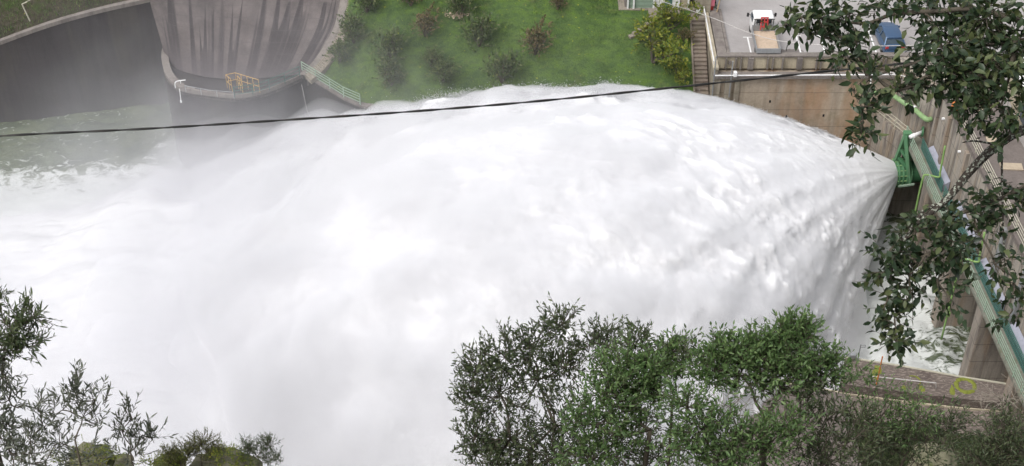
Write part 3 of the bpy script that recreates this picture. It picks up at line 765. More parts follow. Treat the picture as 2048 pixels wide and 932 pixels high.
def ring(cu, cv, ru, rv, wd, name='moss_ring', a0=0, a1=360, seed=0):
    c_ = P(cu, cv, 6.0); rx = ru/31.; ry = rv/20.
    n = 44; V_ = []; F_ = []
    for i in range(n+1):
        t_ = R(a0 + (a1-a0)*i/n); w_ = wd*(1 + .45*float(perlin(np.array([math.cos(t_)*2.2, math.sin(t_)*2.2, seed+.3]))))
        for j, f in enumerate((-1, -.4, .4, 1)):
            rr = 1 + 0; x_ = c_.x + math.cos(t_)*(rx + f*w_/2); y_ = c_.y + math.sin(t_)*(ry + f*w_/2)
            V_.append((x_ + random.uniform(-.03, .03), y_ + random.uniform(-.03, .03), 6.004 + (.05 if abs(f) < .9 else 0)))
        if i: F_ += [((i-1)*4+j, (i-1)*4+j+1, i*4+j+1, i*4+j) for j in range(3)]
    m = MB(); m.add(V_, F_); return m.build(name, M['moss'], nw)
ring(1931, 771, 18, 12, .30, seed=1); ring(2036, 774, 18, 8, .36, seed=2); ring(1826, 762, 15, 9, .10, a0=-60, a1=110, seed=3)
def patch(cu, cv, ru, rv, seed):
    c_ = P(cu, cv, 6.0); n = 20; vs = [(c_.x, c_.y, 6.06)]
    for i in range(n):
        t_ = 2*math.pi*i/n; k_ = 1 + .5*float(perlin(np.array([math.cos(t_)*1.6, math.sin(t_)*1.6, seed+.5]))); vs.append((c_.x + math.cos(t_)*ru/31*k_, c_.y + math.sin(t_)*rv/20*k_, 6.006))
    m = MB(); m.add(vs, [(0, i+1, (i+1) % n+1) for i in range(n)]); m.build('moss_patch', M['moss'], nw)
for a_ in ((1906, 778, 4, 8, 1), (1756, 740, 8, 8, 2), (1845, 778, 6, 5, 3), (1808, 776, 6, 4, 4), (1750, 748, 5, 10, 5), (1904, 784, 5, 6, 6)): patch(*a_)
lg = empty('concrete_path_edge', P(1850, 815, 5), 'low dusty ledge with a white kerb line below the mossy wall', 'ledge')
m = MB(); K1 = [P(1560, 765, 5.1), P(1688, 787, 5.1), P(1800, 803, 5.1), P(1920, 817, 5.1), P(2048, 824, 5.1), P(2300, 850, 5.1)]
K2 = [p + V3((0, -.12, 0)) for p in K1]; K3 = [p + V3((-.1, -1.9, -.02)) for p in K1]
m.strip([[p + V3((0, 0, .14)) for p in K1], [p + V3((0, 0, .14)) for p in K2], K2]); m.strip([[p - V3((0, 0, .2)) for p in K1], [p + V3((0, 0, .14)) for p in K1]]); m.build('kerb', M['cream'], lg)
m = MB(); m.strip([K2, K3, [p - V3((0, .5, .6)) for p in K3]]); m.build('ledge_top', M['lichen'], lg)
ap = empty('grey_apron_wall', P(1400, 800, 4), 'plain grey concrete bank wall showing between the trees', 'bank wall')
m = MB(); a_ = [P(1312, 740, 5.3), P(1400, 746, 5.3), P(1560, 764, 5.2), P(1692, 784, 5.2)]
m.strip([[V3((p.x, p.y, -1)) for p in a_], a_, [V3((p.x-.1, 60.5, 5.3)) for p in a_]]); m.strip([[V3((a_[0].x, a_[0].y, -1)), a_[0]], [V3((a_[0].x, 60.5, -1)), V3((a_[0].x, 60.5, 5.3))]])
m.build('wall_body', M['deck'], ap)

tr_ = empty('thin_wall_rail', P(1740, 750, 6), 'thin pale rail on short posts above the mossy wall', 'railing')
m = MB(); m.tube([P(1738, 752, 6.6), P(1872, 766, 6.6)], .035, 6); m.tube([P(1872, 766, 6.6), P(1872, 776, 6.1)], .03, 6); m.build('rail', M['wire'], tr_)
for u, v in ((1741, 752), (1768, 755), (1820, 760)):
    m = MB(); m.tube([P(u, v+10, 6.0), P(u, v, 6.65) + V3((0, 0, .25))], .03, 6); m.build('post', M['wire'], tr_)
po = empty('rusty_post', P(1753, 768, 6.0), 'thin rusty post standing on the mossy wall', 'post')
m = MB(); m.tube([P(1753, 768, 6.0), P(1753, 768, 6.0) + V3((0, 0, 2.5))], .045, 6); m.build('post_shaft', M['orange'], po)
lp = empty('edge_lamp', P(1715, 722, 6.0), 'grey lamp post with a small frame head at the wall end', 'lamp')
b0 = lp.location
m = MB(); m.tube([b0, b0 + V3((0, 0, 1.5))], .04, 6); m.build('pole', M['grey'], lp)
m = MB(); m.tube([b0 + V3((0, 0, 1.45)), b0 + V3((.32, 0, 1.45)), b0 + V3((.32, 0, 1.25)), b0 + V3((.05, 0, 1.25))], .025, 6); m.build('lamp_frame', M['grey'], lp)
gb = empty('grey_box', P(1704, 722, 6.0), 'small grey electrical box on legs at the end of the near wall', 'box'); b0 = gb.location
m = MB(); m.box(b0 + V3((0, 0, .5)), (.42, .25, .28)); m.build('housing', M['grey'], gb, bevel=.02)
for s_ in (-.15, .15):
    m = MB(); m.tube([b0 + V3((s_, 0, 0)), b0 + V3((s_, 0, .4))], .025, 6); m.build('leg', M['grey'], gb)

# ------------------------------------------------------------------ white shed, bin, lantern, poles, wires
sh = empty('white_shed', P(1255, 18, 12.4), 'white framed shed with pale green louvred panels above the meadow', 'shed')
B0 = P(1252, 20, 12.4); yy = B0.y
m = MB(); m.box((B0.x + 2.5, yy+2.6, 12.2), (6.2, 5.6, .7)); m.box((B0.x+1.1, yy-.25, 12.1), (2.6, .5, .5)); m.build('plinth', M['stone'], sh)
def wxp(u): return (u-1024)/FPX*119.7
for (u0, u1, mt) in ((1258, 1268, 'railgrn'), (1269, 1306, 'railgrn'), (1309, 1330, 'white'), (1330, 1345, 'teal'), (1345, 1357, 'white'), (1362, 1376, 'cream')):
    m = MB(); x0, x1 = wxp(u0), wxp(u1)
    for k in range(22): m.box(((x0+x1)/2, yy+.06, 12.6+k*.12), (x1-x0, .05, .075), 0, R(25))
    m.build('louvre_panel', M[mt], sh)
for u in (1256, 1268, 1308, 1358, 1377):
    m = MB(); m.box((wxp(u), yy, 13.9), (.14, .14, 2.8)); m.build('post', M['white'], sh)
m = MB(); m.box((B0.x+2.5, yy+2.2, 15.4), (6, 5, .2)); m.build('roof', M['white'], sh)
m = MB(); m.box((B0.x+2.5, yy+2.4, 13.9), (5.2, 4.4, 2.8)); m.build('inner_wall', M['coping'], sh)
m = MB(); m.box((B0.x + 6.1, yy+1.2, 13.4), (1.3, 2.6, 2.6)); m.build('annex_wall', M['wallside'], sh)

bn = empty('pink_bin', P(1421, 24, ZP), 'pink waste bin on a dark red stand by the car park corner', 'bin'); b0 = bn.location
m = MB(); m.box(b0 + V3((0, 0, .95)), (.5, .42, .62)); m.build('bin_body', M['pink'], bn, bevel=.05)
m = MB(); m.box(b0 + V3((0, 0, 1.3)), (.56, .48, .08)); m.build('lid', M['pink'], bn, bevel=.02)
m = MB(); m.box(b0 + V3((0, 0, .32)), (.36, .3, .64)); m.build('stand', M['red'], bn)
wp = empty('leaning_pole', P(1432, 30, ZP), 'leaning yellow wooden pole behind the pink bin', 'pole'); b0 = wp.location
m = MB(); m.tube([b0, b0 + V3((.55, .4, 3.4))], .05, 7); m.build('pole_shaft', M['wood'], wp)
gd = empty('green_door_post', P(1416, 10, ZP), 'dark green gate post by the pink bin', 'gate post'); b0 = gd.location
m = MB(); m.box(b0 + V3((.1, .3, .9)), (.45, .1, 1.8)); m.build('gate_leaf', M['dkgreen'], gd)
ln_ = empty('white_lantern', (16.9, 95.5, 11.5), 'white lantern box on a grey post at the retaining wall corner', 'lantern')
m = MB(); m.tube([(16.75, 95.45, 9.6), (16.75, 95.45, 12.9)], .05, 8); m.build('post', M['grey'], ln_)
m = MB(); m.box((17.0, 95.3, 11.85), (.26, .3, .4)); m.build('lantern_head', M['white'], ln_, bevel=.03)
p2 = empty('corner_pole', (15.45, 95.5, 9), 'thin dark pole at the left corner of the car park', 'pole')
m = MB(); m.tube([(15.45, 95.5, 8), (15.45, 95.5, 13.3)], .05, 8); m.build('pole_shaft', M['grey'], p2)
p3 = empty('white_fixture', P(1396, 30, 12.3), 'small white floodlight at the top of the stairway', 'floodlight'); b0 = p3.location
m = MB(); m.box(b0 + V3((0, 0, .35)), (.32, .25, .22)); m.build('lamp_head', M['white'], p3, bevel=.03)
m = MB(); m.tube([b0 - V3((0, 0, .3)), b0 + V3((0, 0, .3))], .03, 6); m.build('bracket', M['grey'], p3)
# stepping slabs down from the shed
spx = [(1318, 38), (1308, 44), (1298, 50), (1289, 56), (1281, 62), (1272, 68), (1265, 74)]
for i, (u, v) in enumerate(spx):
    p = on(u, v, hgrass); m = MB(); m.box(p + V3((0, 0, .03)), (.62, .38, .22), R(25+random.uniform(-10, 10)))
    tag(m.build('stepping_slab', M['stone'], bevel=.03), 'rough stone slab in the diagonal row climbing to the white shed', 'paving slab', 'stepping slabs below the shed')
p = on(1330, 32, hgrass); m = MB(); m.box(p + V3((0, .3, .05)), (2.6, 1.3, .2)); tag(m.build('patio_path', M['stone']), kind='structure')

wr = []
def wire(pts, r, mat, label, name='overhead_wire'):
    m = MB(); m.tube(spline(pts, 8), r, 5); o = m.build(name, mat); tag(o, label, 'wire'); return o
wire([P(1300, -5, 15.3), P(1420, 34, 14.0), P(1500, 66, 13.5), P(1575, 84, 13.6), P(1700, 92, 14.3), P(1860, 90, 15.8)], .025, M['wire'], 'thin pale wire sagging from the shed across the car park')
wire([P(1778, 143, 12.0), P(1800, 150, 12), P(1850, 164, 12.5)], .03, M['white'], 'short pale wire above the thick green pipe')

# ------------------------------------------------------------------ vehicles
def wheel(parent, c, r, w):
    m = MB(); m.lathe(c - V3((w/2, 0, 0)), (1, 0, 0), [(0, r*.55), (0, r*.95), (.03, r), (w-.03, r), (w, r*.95), (w, r*.55)], 22)
    wobj = m.build('wheel', M['black'], parent, smooth=False)
    m = MB(); m.lathe(c - V3((w/2-.02, 0, 0)), (1, 0, 0), [(0, .01), (0, r*.56), (w-.04, r*.56), (w-.04, .01)], 16); o = m.build('rim', M['grey'], None); o.data.transform(Matrix.Translation(-parent.location)); o.parent = wobj
def section_loft(secs, parent, name, mat, bevel=.0, smooth=True):
    m = MB(); n = len(secs[0]); vs = [p for s in secs for p in s]
    fs = [(i*n+j, i*n+(j+1) % n, (i+1)*n+(j+1) % n, (i+1)*n+j) for i in range(len(secs)-1) for j in range(n)]
    fs += [tuple(range(n-1, -1, -1)), tuple((len(secs)-1)*n+j for j in range(n))]
    m.add(vs, fs); return m.build(name, mat, parent, smooth=smooth, bevel=bevel)
# car: body cross-sections along y (front is +y)
cl = V3((29.35, 99.45, ZP)); car = empty('parked_car', cl, 'blue hatchback parked nose away beside the tree branches', 'car')
def carsec(y, hw, z0, z1, zs): # lower body section
    return [cl + V3(p) for p in ((-hw*.92, y, z0), (-hw, y, z0+.18), (-hw, y, zs-.12), (-hw*.93, y, z1), (-hw*.5, y, z1+.03), (hw*.5, y, z1+.03), (hw*.93, y, z1), (hw, y, zs-.12), (hw, y, z0+.18), (hw*.92, y, z0))]
L = [(-1.98, .62, .35, .72, .62), (-1.92, .76, .25, .9, .8), (-1.6, .84, .2, .95, .85), (0, .86, .2, .93, .85), (1.1, .85, .2, .9, .83), (1.65, .80, .2, .78, .72), (1.9, .7, .25, .66, .6), (2.0, .55, .32, .55, .5)]
section_loft([carsec(*s) for s in L], car, 'body', M['bluecar'], .03)
def cab(y, hw, z): return [cl + V3((-hw, y, z)), cl + V3((-hw*.8, y, z+.04)), cl + V3((hw*.8, y, z+.04)), cl + V3((hw, y, z)), cl + V3((hw, y, z-.12)), cl + V3((-hw, y, z-.12))]
# greenhouse: glass volume + roof skin + pillars
m = MB(); m.add([cl+V3(p) for p in ((-.78, -1.75, .93), (.78, -1.75, .93), (.80, 1.0, .9), (-.80, 1.0, .9), (-.60, -1.35, 1.38), (.60, -1.35, 1.38), (.60, .25, 1.40), (-.60, .25, 1.40))], [(3,2,1,0),(4,5,6,7),(0,1,5,4),(1,2,6,5),(2,3,7,6),(3,0,4,7)]); m.build('window', M['glass'], car, bevel=.04)
section_loft([cab(-1.48, .56, 1.38), cab(-1.2, .63, 1.43), cab(-.5, .645, 1.455), (cab(.05, .63, 1.45)), cab(.3, .58, 1.41)], car, 'roof', M['bluecar'], .02)
for sx in (-1, 1):
    for a_, b_ in (((.80*sx, 1.0, .9), (.61*sx, .25, 1.41)), ((.82*sx, -.35, .92), (.62*sx, -.35, 1.41)), ((.79*sx, -1.76, .92), (.60*sx, -1.36, 1.40))):
        m = MB(); m.bar(cl+V3(a_), cl+V3(b_), .09, .07); m.build('pillar', M['bluecar'], car)
for sx in (-1, 1):
    m = MB(); m.box(cl+V3((.93*sx, .72, .98)), (.2, .14, .14)); m.build('wing_mirror', M['bluecar'], car, bevel=.03)
    m = MB(); m.box(cl+V3((.62*sx, -1.94, .78)), (.26, .08, .2)); m.build('tail_light', M['red'], car, bevel=.02)
    m = MB(); m.box(cl+V3((.56*sx, 1.9, .62)), (.28, .12, .12)); m.build('headlight', M['white'], car, bevel=.02)
    for y_ in (-1.25, 1.25): wheel(car, cl+V3((.76*sx, y_, .3)), .3, .2)
m = MB(); m.box(cl+V3((0, -1.99, .42)), (1.4, .12, .2)); m.build('bumper', M['bluecar'], car, bevel=.03)
car.rotation_euler.z = R(3)

tk = V3((19.6, 99.2, ZP)); tr = empty('flatbed_truck', tk, 'white cab flatbed truck with an empty plywood bed in the car park', 'truck')
# cab at +y end (y .9 .. 2.5)
def tsec(y, hw, z0, z1): return [tk+V3(p) for p in ((-hw, y, z0), (-hw*1.0, y, z0+.9), (-hw*.9, y, z1-.08), (-hw*.8, y, z1), (hw*.8, y, z1), (hw*.9, y, z1-.08), (hw, y, z0+.9), (hw, y, z0))]
section_loft([tsec(.75, .84, .45, 1.92), tsec(.9, .86, .45, 1.97), tsec(1.75, .86, .45, 1.98), tsec(2.0, .86, .45, 1.9), tsec(2.45, .84, .45, 1.25), tsec(2.62, .78, .5, 1.05)], tr, 'cab', M['white'], .03)
m = MB(); m.quad(tk+V3((-.7, 2.08, 1.86)), tk+V3((.7, 2.08, 1.86)), tk+V3((.76, 2.46, 1.31)), tk+V3((-.76, 2.46, 1.31))); m.build('windscreen', M['glass'], tr)
for sx in (-1, 1):
    m = MB(); m.add([tk+V3(p) for p in ((.872*sx, .95, 1.38), (.872*sx, 2.1, 1.38), (.80*sx, 1.95, 1.84), (.80*sx, 1.0, 1.86))], [(0, 1, 2, 3)]); m.build('side_window', M['glass'], tr)
    m = MB(); m.box(tk+V3((1.08*sx, 2.0, 1.45)), (.16, .1, .3)); m.bar(tk+V3((.85*sx, 2.0, 1.45)), tk+V3((1.08*sx, 2.0, 1.45)), .03, .03); m.build('wing_mirror', M['black'], tr)
    m = MB(); m.box(tk+V3((.6*sx, 2.64, .8)), (.3, .06, .18)); m.build('headlight', M['glass'], tr)
    m = MB(); m.box(tk+V3((.65*sx, -2.46, .62)), (.3, .06, .14)); m.build('tail_light', M['red'], tr)
    for y_ in (-1.5, 1.8): wheel(tr, tk+V3((.74*sx, y_, .33)), .33, .22)
m = MB(); m.quad(tk+V3((-.6, .74, 1.8)), tk+V3((.6, .74, 1.8)), tk+V3((.6, .735, 1.45)), tk+V3((-.6, .735, 1.45))); m.build('rear_window', M['glass'], tr)
m = MB(); m.box(tk+V3((0, -.92, .82)), (1.72, 3.05, .08)); m.build('bed_floor', M['ply'], tr)
for sx in (-1, 1):
    m = MB(); m.box(tk+V3((.9*sx, -.92, 1.02)), (.05, 3.1, .38)); m.build('side_board', M['grey'], tr)
m = MB(); m.box(tk+V3((0, -2.47, 1.0)), (1.85, .05, .42)); m.build('tailboard', M['grey'], tr)
m = MB(); m.box(tk+V3((0, .6, 1.1)), (1.8, .05, .55)); m.build('headboard', M['grey'], tr)
m = MB()
for k in range(9): m.bar(tk+V3((-.72+.18*k, .62, 1.35)), tk+V3((-.72+.18*k, .62, 1.85)), .05, .05)
m.bar(tk+V3((-.8, .62, 1.88)), tk+V3((.8, .62, 1.88)), .05, .05); m.build('rack_bar', M['black'], tr)
m = MB(); m.box(tk+V3((0, -2.35, .5)), (1.3, .3, .3)); m.box(tk+V3((0, 0, .55)), (.8, 4.4, .16)); m.build('chassis', M['black'], tr)
hz_ = empty('red_ladder_rack', tk+V3((.05, .55, 1.0)), 'red steel sign frame leaning behind the white truck cab', 'frame')
m = MB(); q = tk+V3((.0, .45, 1.1))
for s_ in (-.28, .0, .28): m.bar(q+V3((s_, -.1, 0)), q+V3((s_*.8, .15, .95)), .09, .07)
for k_ in (.25, .6, .95): m.bar(q+V3((-.3, -.1+.25*k_, k_)), q+V3((.3, -.1+.25*k_, k_)), .07, .09)
m.build('rail_frame', M['red'], hz_)
for o in (tr, hz_): pass

# ------------------------------------------------------------------ foliage generators
def leaf_cloud(name, pos, dirs, L, W, mat, parent, curl=.25, shape=(.0, .35, .75, 1.0), wid=(0, 1, .7, 0), tilt=.8):
    pos = np.asarray(pos, float); dirs = np.asarray(dirs, float); n = len(pos)
    dirs = dirs/np.maximum(1e-6, np.linalg.norm(dirs, axis=1))[:, None]
    up = np.array([0, 0, 1.0]) + rng.normal(0, tilt, (n, 3)); side = np.cross(dirs, up); side /= np.maximum(1e-6, np.linalg.norm(side, axis=1))[:, None]
    nor = np.cross(side, dirs); Ls = (L*rng.uniform(.45, 1.35, n))[:, None]; Ws = Ls*(W/L)*.5
    rows = []
    cv = rng.normal(0, curl, n)[:, None]
    for s, w in zip(shape, wid):
        c = pos + dirs*Ls*s + nor*Ls*cv*s*s
        if w == 0: rows.append([c])
        else: rows.append([c - side*Ws*w + nor*Ws*.3*w, c, c + side*Ws*w + nor*Ws*.3*w])
    # verts: base, (l,c,r), (l,c,r), tip  = 8
    V = np.stack([rows[0][0], *rows[1], *rows[2], rows[3][0]], 1).reshape(-1, 3)
    tri = np.array([(0, 1, 2), (0, 2, 3), (1, 4, 5), (1, 5, 2), (2, 5, 6), (2, 6, 3), (4, 7, 5), (5, 7, 6)])
    F = (np.arange(n)[:, None, None]*8 + tri[None]).reshape(-1, 3)
    return npmesh(name, V, F, mat, parent, smooth=True)

def sprigs(c, rad, n, nleaf, up, L, droop=0., leafang=.8, gap=.0, slen=3.2):
    """short leafy sprigs spread through an uneven ellipsoid; leaves alternate along each sprig"""
    c = np.array(c); rad = np.array(rad)
    n = max(3, n); d = rng.normal(size=(n, 3)); d /= np.linalg.norm(d, axis=1)[:, None]
    off = rng.uniform(0, 50, 3); lump = 1 + .55*fbm(d*1.5 + off, 2)
    q = c + d*rad*(rng.uniform(0.02, 1, n)**(1/2.1)*1.15*lump)[:, None]
    g = fbm(q/(np.mean(rad)*.42) + off, 2); keep = g > -.55 + gap; q, d = q[keep], d[keep]; n = len(q)
    sd = d*rad/np.mean(rad)*.55 + np.array(up)*.6 + rng.normal(0, .38, (n, 3)); sd[:, 2] -= droop*1.6; sd /= np.linalg.norm(sd, axis=1)[:, None]
    sl = L*slen*rng.uniform(.6, 1.3, n)
    e = q + sd*sl[:, None]
    t_ = (np.arange(nleaf)[None] + rng.random((n, nleaf)))/nleaf
    P0 = q[:, None] + (e-q)[:, None]*t_[..., None]
    r_ = rng.normal(size=(n, nleaf, 3)); r_ -= sd[:, None]*np.sum(r_*sd[:, None], -1, keepdims=True); r_ /= np.linalg.norm(r_, axis=-1, keepdims=True)
    a_ = leafang*rng.uniform(.5, 1.5, (n, nleaf)); a_ = np.where(t_ > .93, .2, a_)
    ld = sd[:, None]*np.cos(a_)[..., None] + r_*np.sin(a_)[..., None]; ld[..., 2] -= droop*1.2
    return q, e, P0.reshape(-1, 3), ld.reshape(-1, 3)

def make_tree(name, label, cat, lobes, base, mats, leafL, leafW, dist, trunk_r=.12, ntw=40, nleaf=14, up=(0, 0, 1), droop=0., group=None, twr=.006, depthf=.8, curl=.25, leafang=.8, forks=None, barkm='bark', gap=0., slen=3.2, minr=.006, fill=1.0, rs=.86):
    """lobes: (u, v, ru, rv, dd, density, matkey) ; base: world point"""
    t = empty(name, base, label, cat, group)
    tb = MB(); byM = {}
    cs = [D(l[0], l[1], dist + l[4]) for l in lobes]; ctr = sum(cs, V3((0, 0, 0)))/len(cs); b = V3(base)
    fork = b.lerp(ctr, .62) if forks is None else V3(forks)
    tb.tube(spline([b, b.lerp(fork, .5) + V3((random.uniform(-.1, .1), random.uniform(-.1, .1), 0)), fork], 4), [trunk_r*(1-.3*i/8) for i in range(9)], 7)
    order = sorted(range(len(cs)), key=lambda i: (cs[i]-fork).length); par = {}; nodes = [(-1, fork)]
    for i in order:
        j = min(nodes, key=lambda nd: (nd[1]-cs[i]).length + .35*(nd[1]-fork).length); par[i] = j[0]; nodes.append((i, cs[i]))
    cnt = {i: 1 for i in order}
    for i in reversed(order):
        if par[i] >= 0: cnt[par[i]] += cnt[i]
    tot = len(order)
    for i in order:
        a = fork if par[i] < 0 else cs[par[i]]; c = cs[i]; L0 = (c-a).length
        r0 = trunk_r*.68*math.sqrt(cnt[i]/tot); r1 = max(minr, r0*.45)
        wob = [V3((random.gauss(0, .05), random.gauss(0, .05), random.gauss(0, .05)))*L0 for _ in range(2)]
        pp_ = spline([a, a.lerp(c, .35)+wob[0], a.lerp(c, .7)+wob[1], c], 4); tb.tube(pp_, [r0 + (r1-r0)*k/(len(pp_)-1) for k in range(len(pp_))], 5)
    for l, c in zip(lobes, cs):
        px = (dist + l[4])/FPX; rad = (l[2]*px*rs, max(l[2], l[3])*px*depthf*rs, l[3]*px*1.05*rs)
        q, e, a_, d_ = sprigs(c, rad, int(ntw*l[5]*fill*rs*rs), nleaf, up, leafL, droop, leafang, gap, slen)
        for k in range(len(q)):
            tb.tube([V3(q[k]), V3(e[k])], [twr, twr*.5], 3, False)
            if k % 7 == 0:
                m_ = V3(c).lerp(V3(q[k]), .5) + V3(rng.normal(0, .06, 3)*np.array(rad)); tb.tube([V3(c), m_, V3(q[k])], [max(twr*1.6, r_) for r_ in (minr, minr*.7, minr*.5)], 4, False)
        A, B_ = byM.setdefault(l[6] if len(l) > 6 else mats, ([], [])); A.append(a_); B_.append(d_)
    tb.build('trunk', M[barkm], t, smooth=True)
    for k, (A, B_) in byM.items(): leaf_cloud('crown', np.concatenate(A), np.concatenate(B_), leafL, leafW, M[k], t, curl)
    return t
# ------------------------------------------------------------------ orchard shrubs on the meadow
def shrub_mesh(mk, seed, n_tw=90, n_lf=16, L=.13):
    global rng
    rng = np.random.default_rng(seed)
    e = bpy.data.objects.new('orchard_shrub', None); COL.objects.link(e)
    tb = MB(); A = []; B_ = []
    for k in range(7):
        c = np.array([rng.normal(0, .45), rng.normal(0, .45), rng.uniform(.7, 1.6)]); rad = np.array([.6, .6, .55])*rng.uniform(.75, 1.2)
        tb.tube([V3((0, 0, -.1)), V3((c[0]*.4, c[1]*.4, c[2]*.4)), V3(c)], [.06, .035, .012], 5)
        q, e_, a, d = sprigs(c, rad, n_tw//7, n_lf, (0, 0, 1), L, slen=2.2)
        for i in range(len(q)): tb.tube([V3(c), V3(q[i]), V3(e_[i])], .004, 3, False)
        A.append(a); B_.append(d)
    tb.build('trunk', M['bark'], e); leaf_cloud('crown', np.concatenate(A), np.concatenate(B_), L, L*.5, M[mk], e)
    return e
protoD = shrub_mesh('leaf_shrub', 11, 190, 8, .17); protoB = shrub_mesh('leaf_brown', 12, 140, 7, .16); protoL = shrub_mesh('leaf_lime', 13, 210, 8, .17)
G = 'orchard shrubs scattered over the meadow'
shr = [  # u, v(base), scale, proto, label
 (708, 86, 1.0, protoD, 'dark green shrub on the meadow nearest the top of the curved steps'),
 (680, 126, .9, protoD, 'dark shrub touching the curved steps, low on the meadow edge'),
 (782, 120, 1.05, protoD, 'upper of the two dark round shrubs one above the other left of the meadow'),
 (782, 172, 1.0, protoD, 'lower of the two dark round shrubs, just above the spray'),
 (850, 72, 1.05, protoB, 'pale browning shrub high on the meadow, behind the thin grey one'),
 (863, 134, .75, protoD, 'small grey green shrub in the middle of the misty meadow'),
 (885, 166, .95, protoD, 'dark shrub with bronze leaves right above the spray crest'),
 (958, 94, 1.1, protoD, 'grey green shrub in the centre of the meadow'),
 (1003, 166, 1.1, protoD, 'low wide dark shrub touching the highest spray crest'),
 (1070, 108, 1.2, protoB, 'large olive brown shrub right of the meadow centre'),
 (922, 28, 1.1, protoD, 'dark shrub at the top of the frame with dry leaves beneath'),
 (822, 12, .8, protoB, 'brown dry shrub cut by the top of the frame'),
 (733, 26, .9, protoD, 'hazy dark shrub at the top of the frame near the steps'),
 (1115, 20, .7, protoB, 'thin brown shrub at the top of the frame right of centre'),
 (1305, 124, 1.5, protoL, 'big yellow green bush below the stepping slabs'),
 (1352, 164, .8, protoL, 'yellow green bush beside the foot of the stairway'),
 (1340, 60, 1.0, protoL, 'leafy green bush in front of the white shed'),
 (1368, 84, .6, protoB, 'small orange tinged bush by the upper stairway')]
used = set()
for u, v, s, pr, lab in shr:
    p = on(u, v, hgrass)
    if id(pr) in used: o = copy_thing(pr, p, rz=random.uniform(0, 6))
    else: o = pr; o.location = p; used.add(id(pr))
    s *= 1.15; o.scale = (s, s, s*.95); tag(o, lab, 'shrub', G)
rng = np.random.default_rng(21)
# dry leaf litter and weeds below some shrubs
pts = [on(random.gauss(915, 14), random.gauss(32, 4), hgrass) + V3((0, 0, .08)) for _ in range(120)]
leaf_cloud('dry_leaves', pts, rng.normal(size=(120, 3)), .22, .14, M['hatch'], None); tag(bpy.data.objects['dry_leaves'], 'scatter of dry pale leaves under a meadow shrub', 'leaves', kind='stuff')

# ------------------------------------------------------------------ foreground trees
def base_under(u, v, dist, drop=0):
    p = D(u, v, dist); z = hnear(p.x, p.y); return V3((p.x, p.y, z - .2))
def T(name, label, lobes, mats, L, W, dist, bu, bv, fork=None, **kw):
    b = base_under(bu, bv, dist)
    f = D(*fork, dist) if fork else None
    return make_tree(name, label, kw.pop('cat', 'tree'), lobes, b, mats, L, W, dist, forks=f, **kw)

T('willow_tree', 'grey green narrow leaved tree, largest and leftmost of the middle clump', [
 (1118, 655, 34, 42, 0, .8), (1180, 690, 40, 40, 0, .5), (1060, 690, 45, 38, 0, .7), (1010, 715, 50, 45, 0, .8), (955, 735, 36, 34, 0, .7), (945, 800, 34, 50, 0, .8), (1000, 790, 60, 60, 0, 1),
 (1075, 760, 65, 60, 0, 1), (1130, 735, 50, 50, 0, .9), (950, 870, 34, 50, 0, .8), (1020, 880, 70, 60, 0, 1.1), (1110, 850, 75, 60, 0, 1.1), (1100, 920, 80, 50, 0, 1.1), (985, 925, 50, 40, 0, 1), (1215, 690, 28, 36, .5, .5)],
 'leaf_dark', .085, .026, 26, 1075, 932, (1060, 900), trunk_r=.07, ntw=175, nleaf=8, up=(0, 0, 1.3))
T('bay_tree', 'mid green leafy tree with bare lower stems, second of the middle clump', [
 (1270, 690, 36, 38, .6, .6, 'leaf_dark'), (1240, 740, 52, 40, 0, 1.1), (1290, 745, 45, 36, 0, .9), (1215, 790, 60, 50, -.3, 1.1), (1190, 850, 62, 50, -.4, 1.1), (1265, 800, 50, 45, 0, 1), (1250, 870, 55, 50, 0, .8), (1180, 920, 60, 40, 0, 1), (1300, 780, 30, 30, 0, .6)],
 'leaf_mid', .09, .03, 25, 1310, 932, (1300, 860), trunk_r=.06, ntw=175, nleaf=8, up=(0, 0, 1.2))
T('slender_tree', 'small airy green tree whose crown stands against the grey bank wall', [
 (1340, 700, 30, 28, 0, 1.0), (1372, 715, 26, 30, 0, .5, 'leaf_dark'), (1325, 735, 30, 26, 0, .8), (1355, 745, 25, 24, 0, .35)],
 'leaf_mid', .085, .028, 25.5, 1345, 932, (1345, 800), trunk_r=.035, ntw=120, nleaf=8)
T('laurel_tree', 'brightest dense green tree, its crown reaching highest right of the clump', [
 (1598, 668, 26, 26, 0, 1.2), (1560, 690, 45, 36, 0, 1.3), (1510, 705, 45, 34, 0, 1.3), (1455, 712, 40, 30, 0, 1.1), (1420, 745, 40, 34, 0, 1.1), (1480, 750, 55, 34, 0, 1.2), (1550, 745, 60, 40, 0, 1.3),
 (1610, 735, 50, 36, 0, 1.1), (1655, 735, 30, 26, 0, .7), (1640, 775, 40, 22, 0, .5, 'leaf_dark'), (1560, 782, 60, 22, 0, .5, 'leaf_dark')],
 'leaf_mid', .09, .03, 24, 1520, 932, (1530, 830), trunk_r=.08, ntw=175, nleaf=8, up=(0, 0, 1.2))
T('shade_bush', 'dark understorey growth between the tree stems at the bottom of the frame', [
 (1290, 860, 40, 50, .8, .8), (1235, 915, 60, 36, .8, 1), (1310, 915, 50, 36, .8, .9), (1130, 905, 60, 40, 1.2, .9), (1030, 915, 60, 36, 1.2, .8)],
 'leaf_dark', .08, .026, 27, 1250, 950, (1250, 925), trunk_r=.03, ntw=130, nleaf=8, cat='bush')
T('low_bush', 'low yellow green bush below the bare gap under the bright tree', [
 (1375, 815, 45, 38, 0, .8), (1405, 860, 55, 45, 0, 1), (1470, 880, 60, 45, 0, 1), (1535, 890, 60, 45, 0, 1), (1440, 925, 60, 30, 0, 1), (1350, 900, 50, 40, 0, .6), (1570, 850, 45, 30, 0, .6)],
 'leaf_mid', .09, .028, 23, 1450, 950, (1460, 925), trunk_r=.05, ntw=166, nleaf=8, cat='bush')
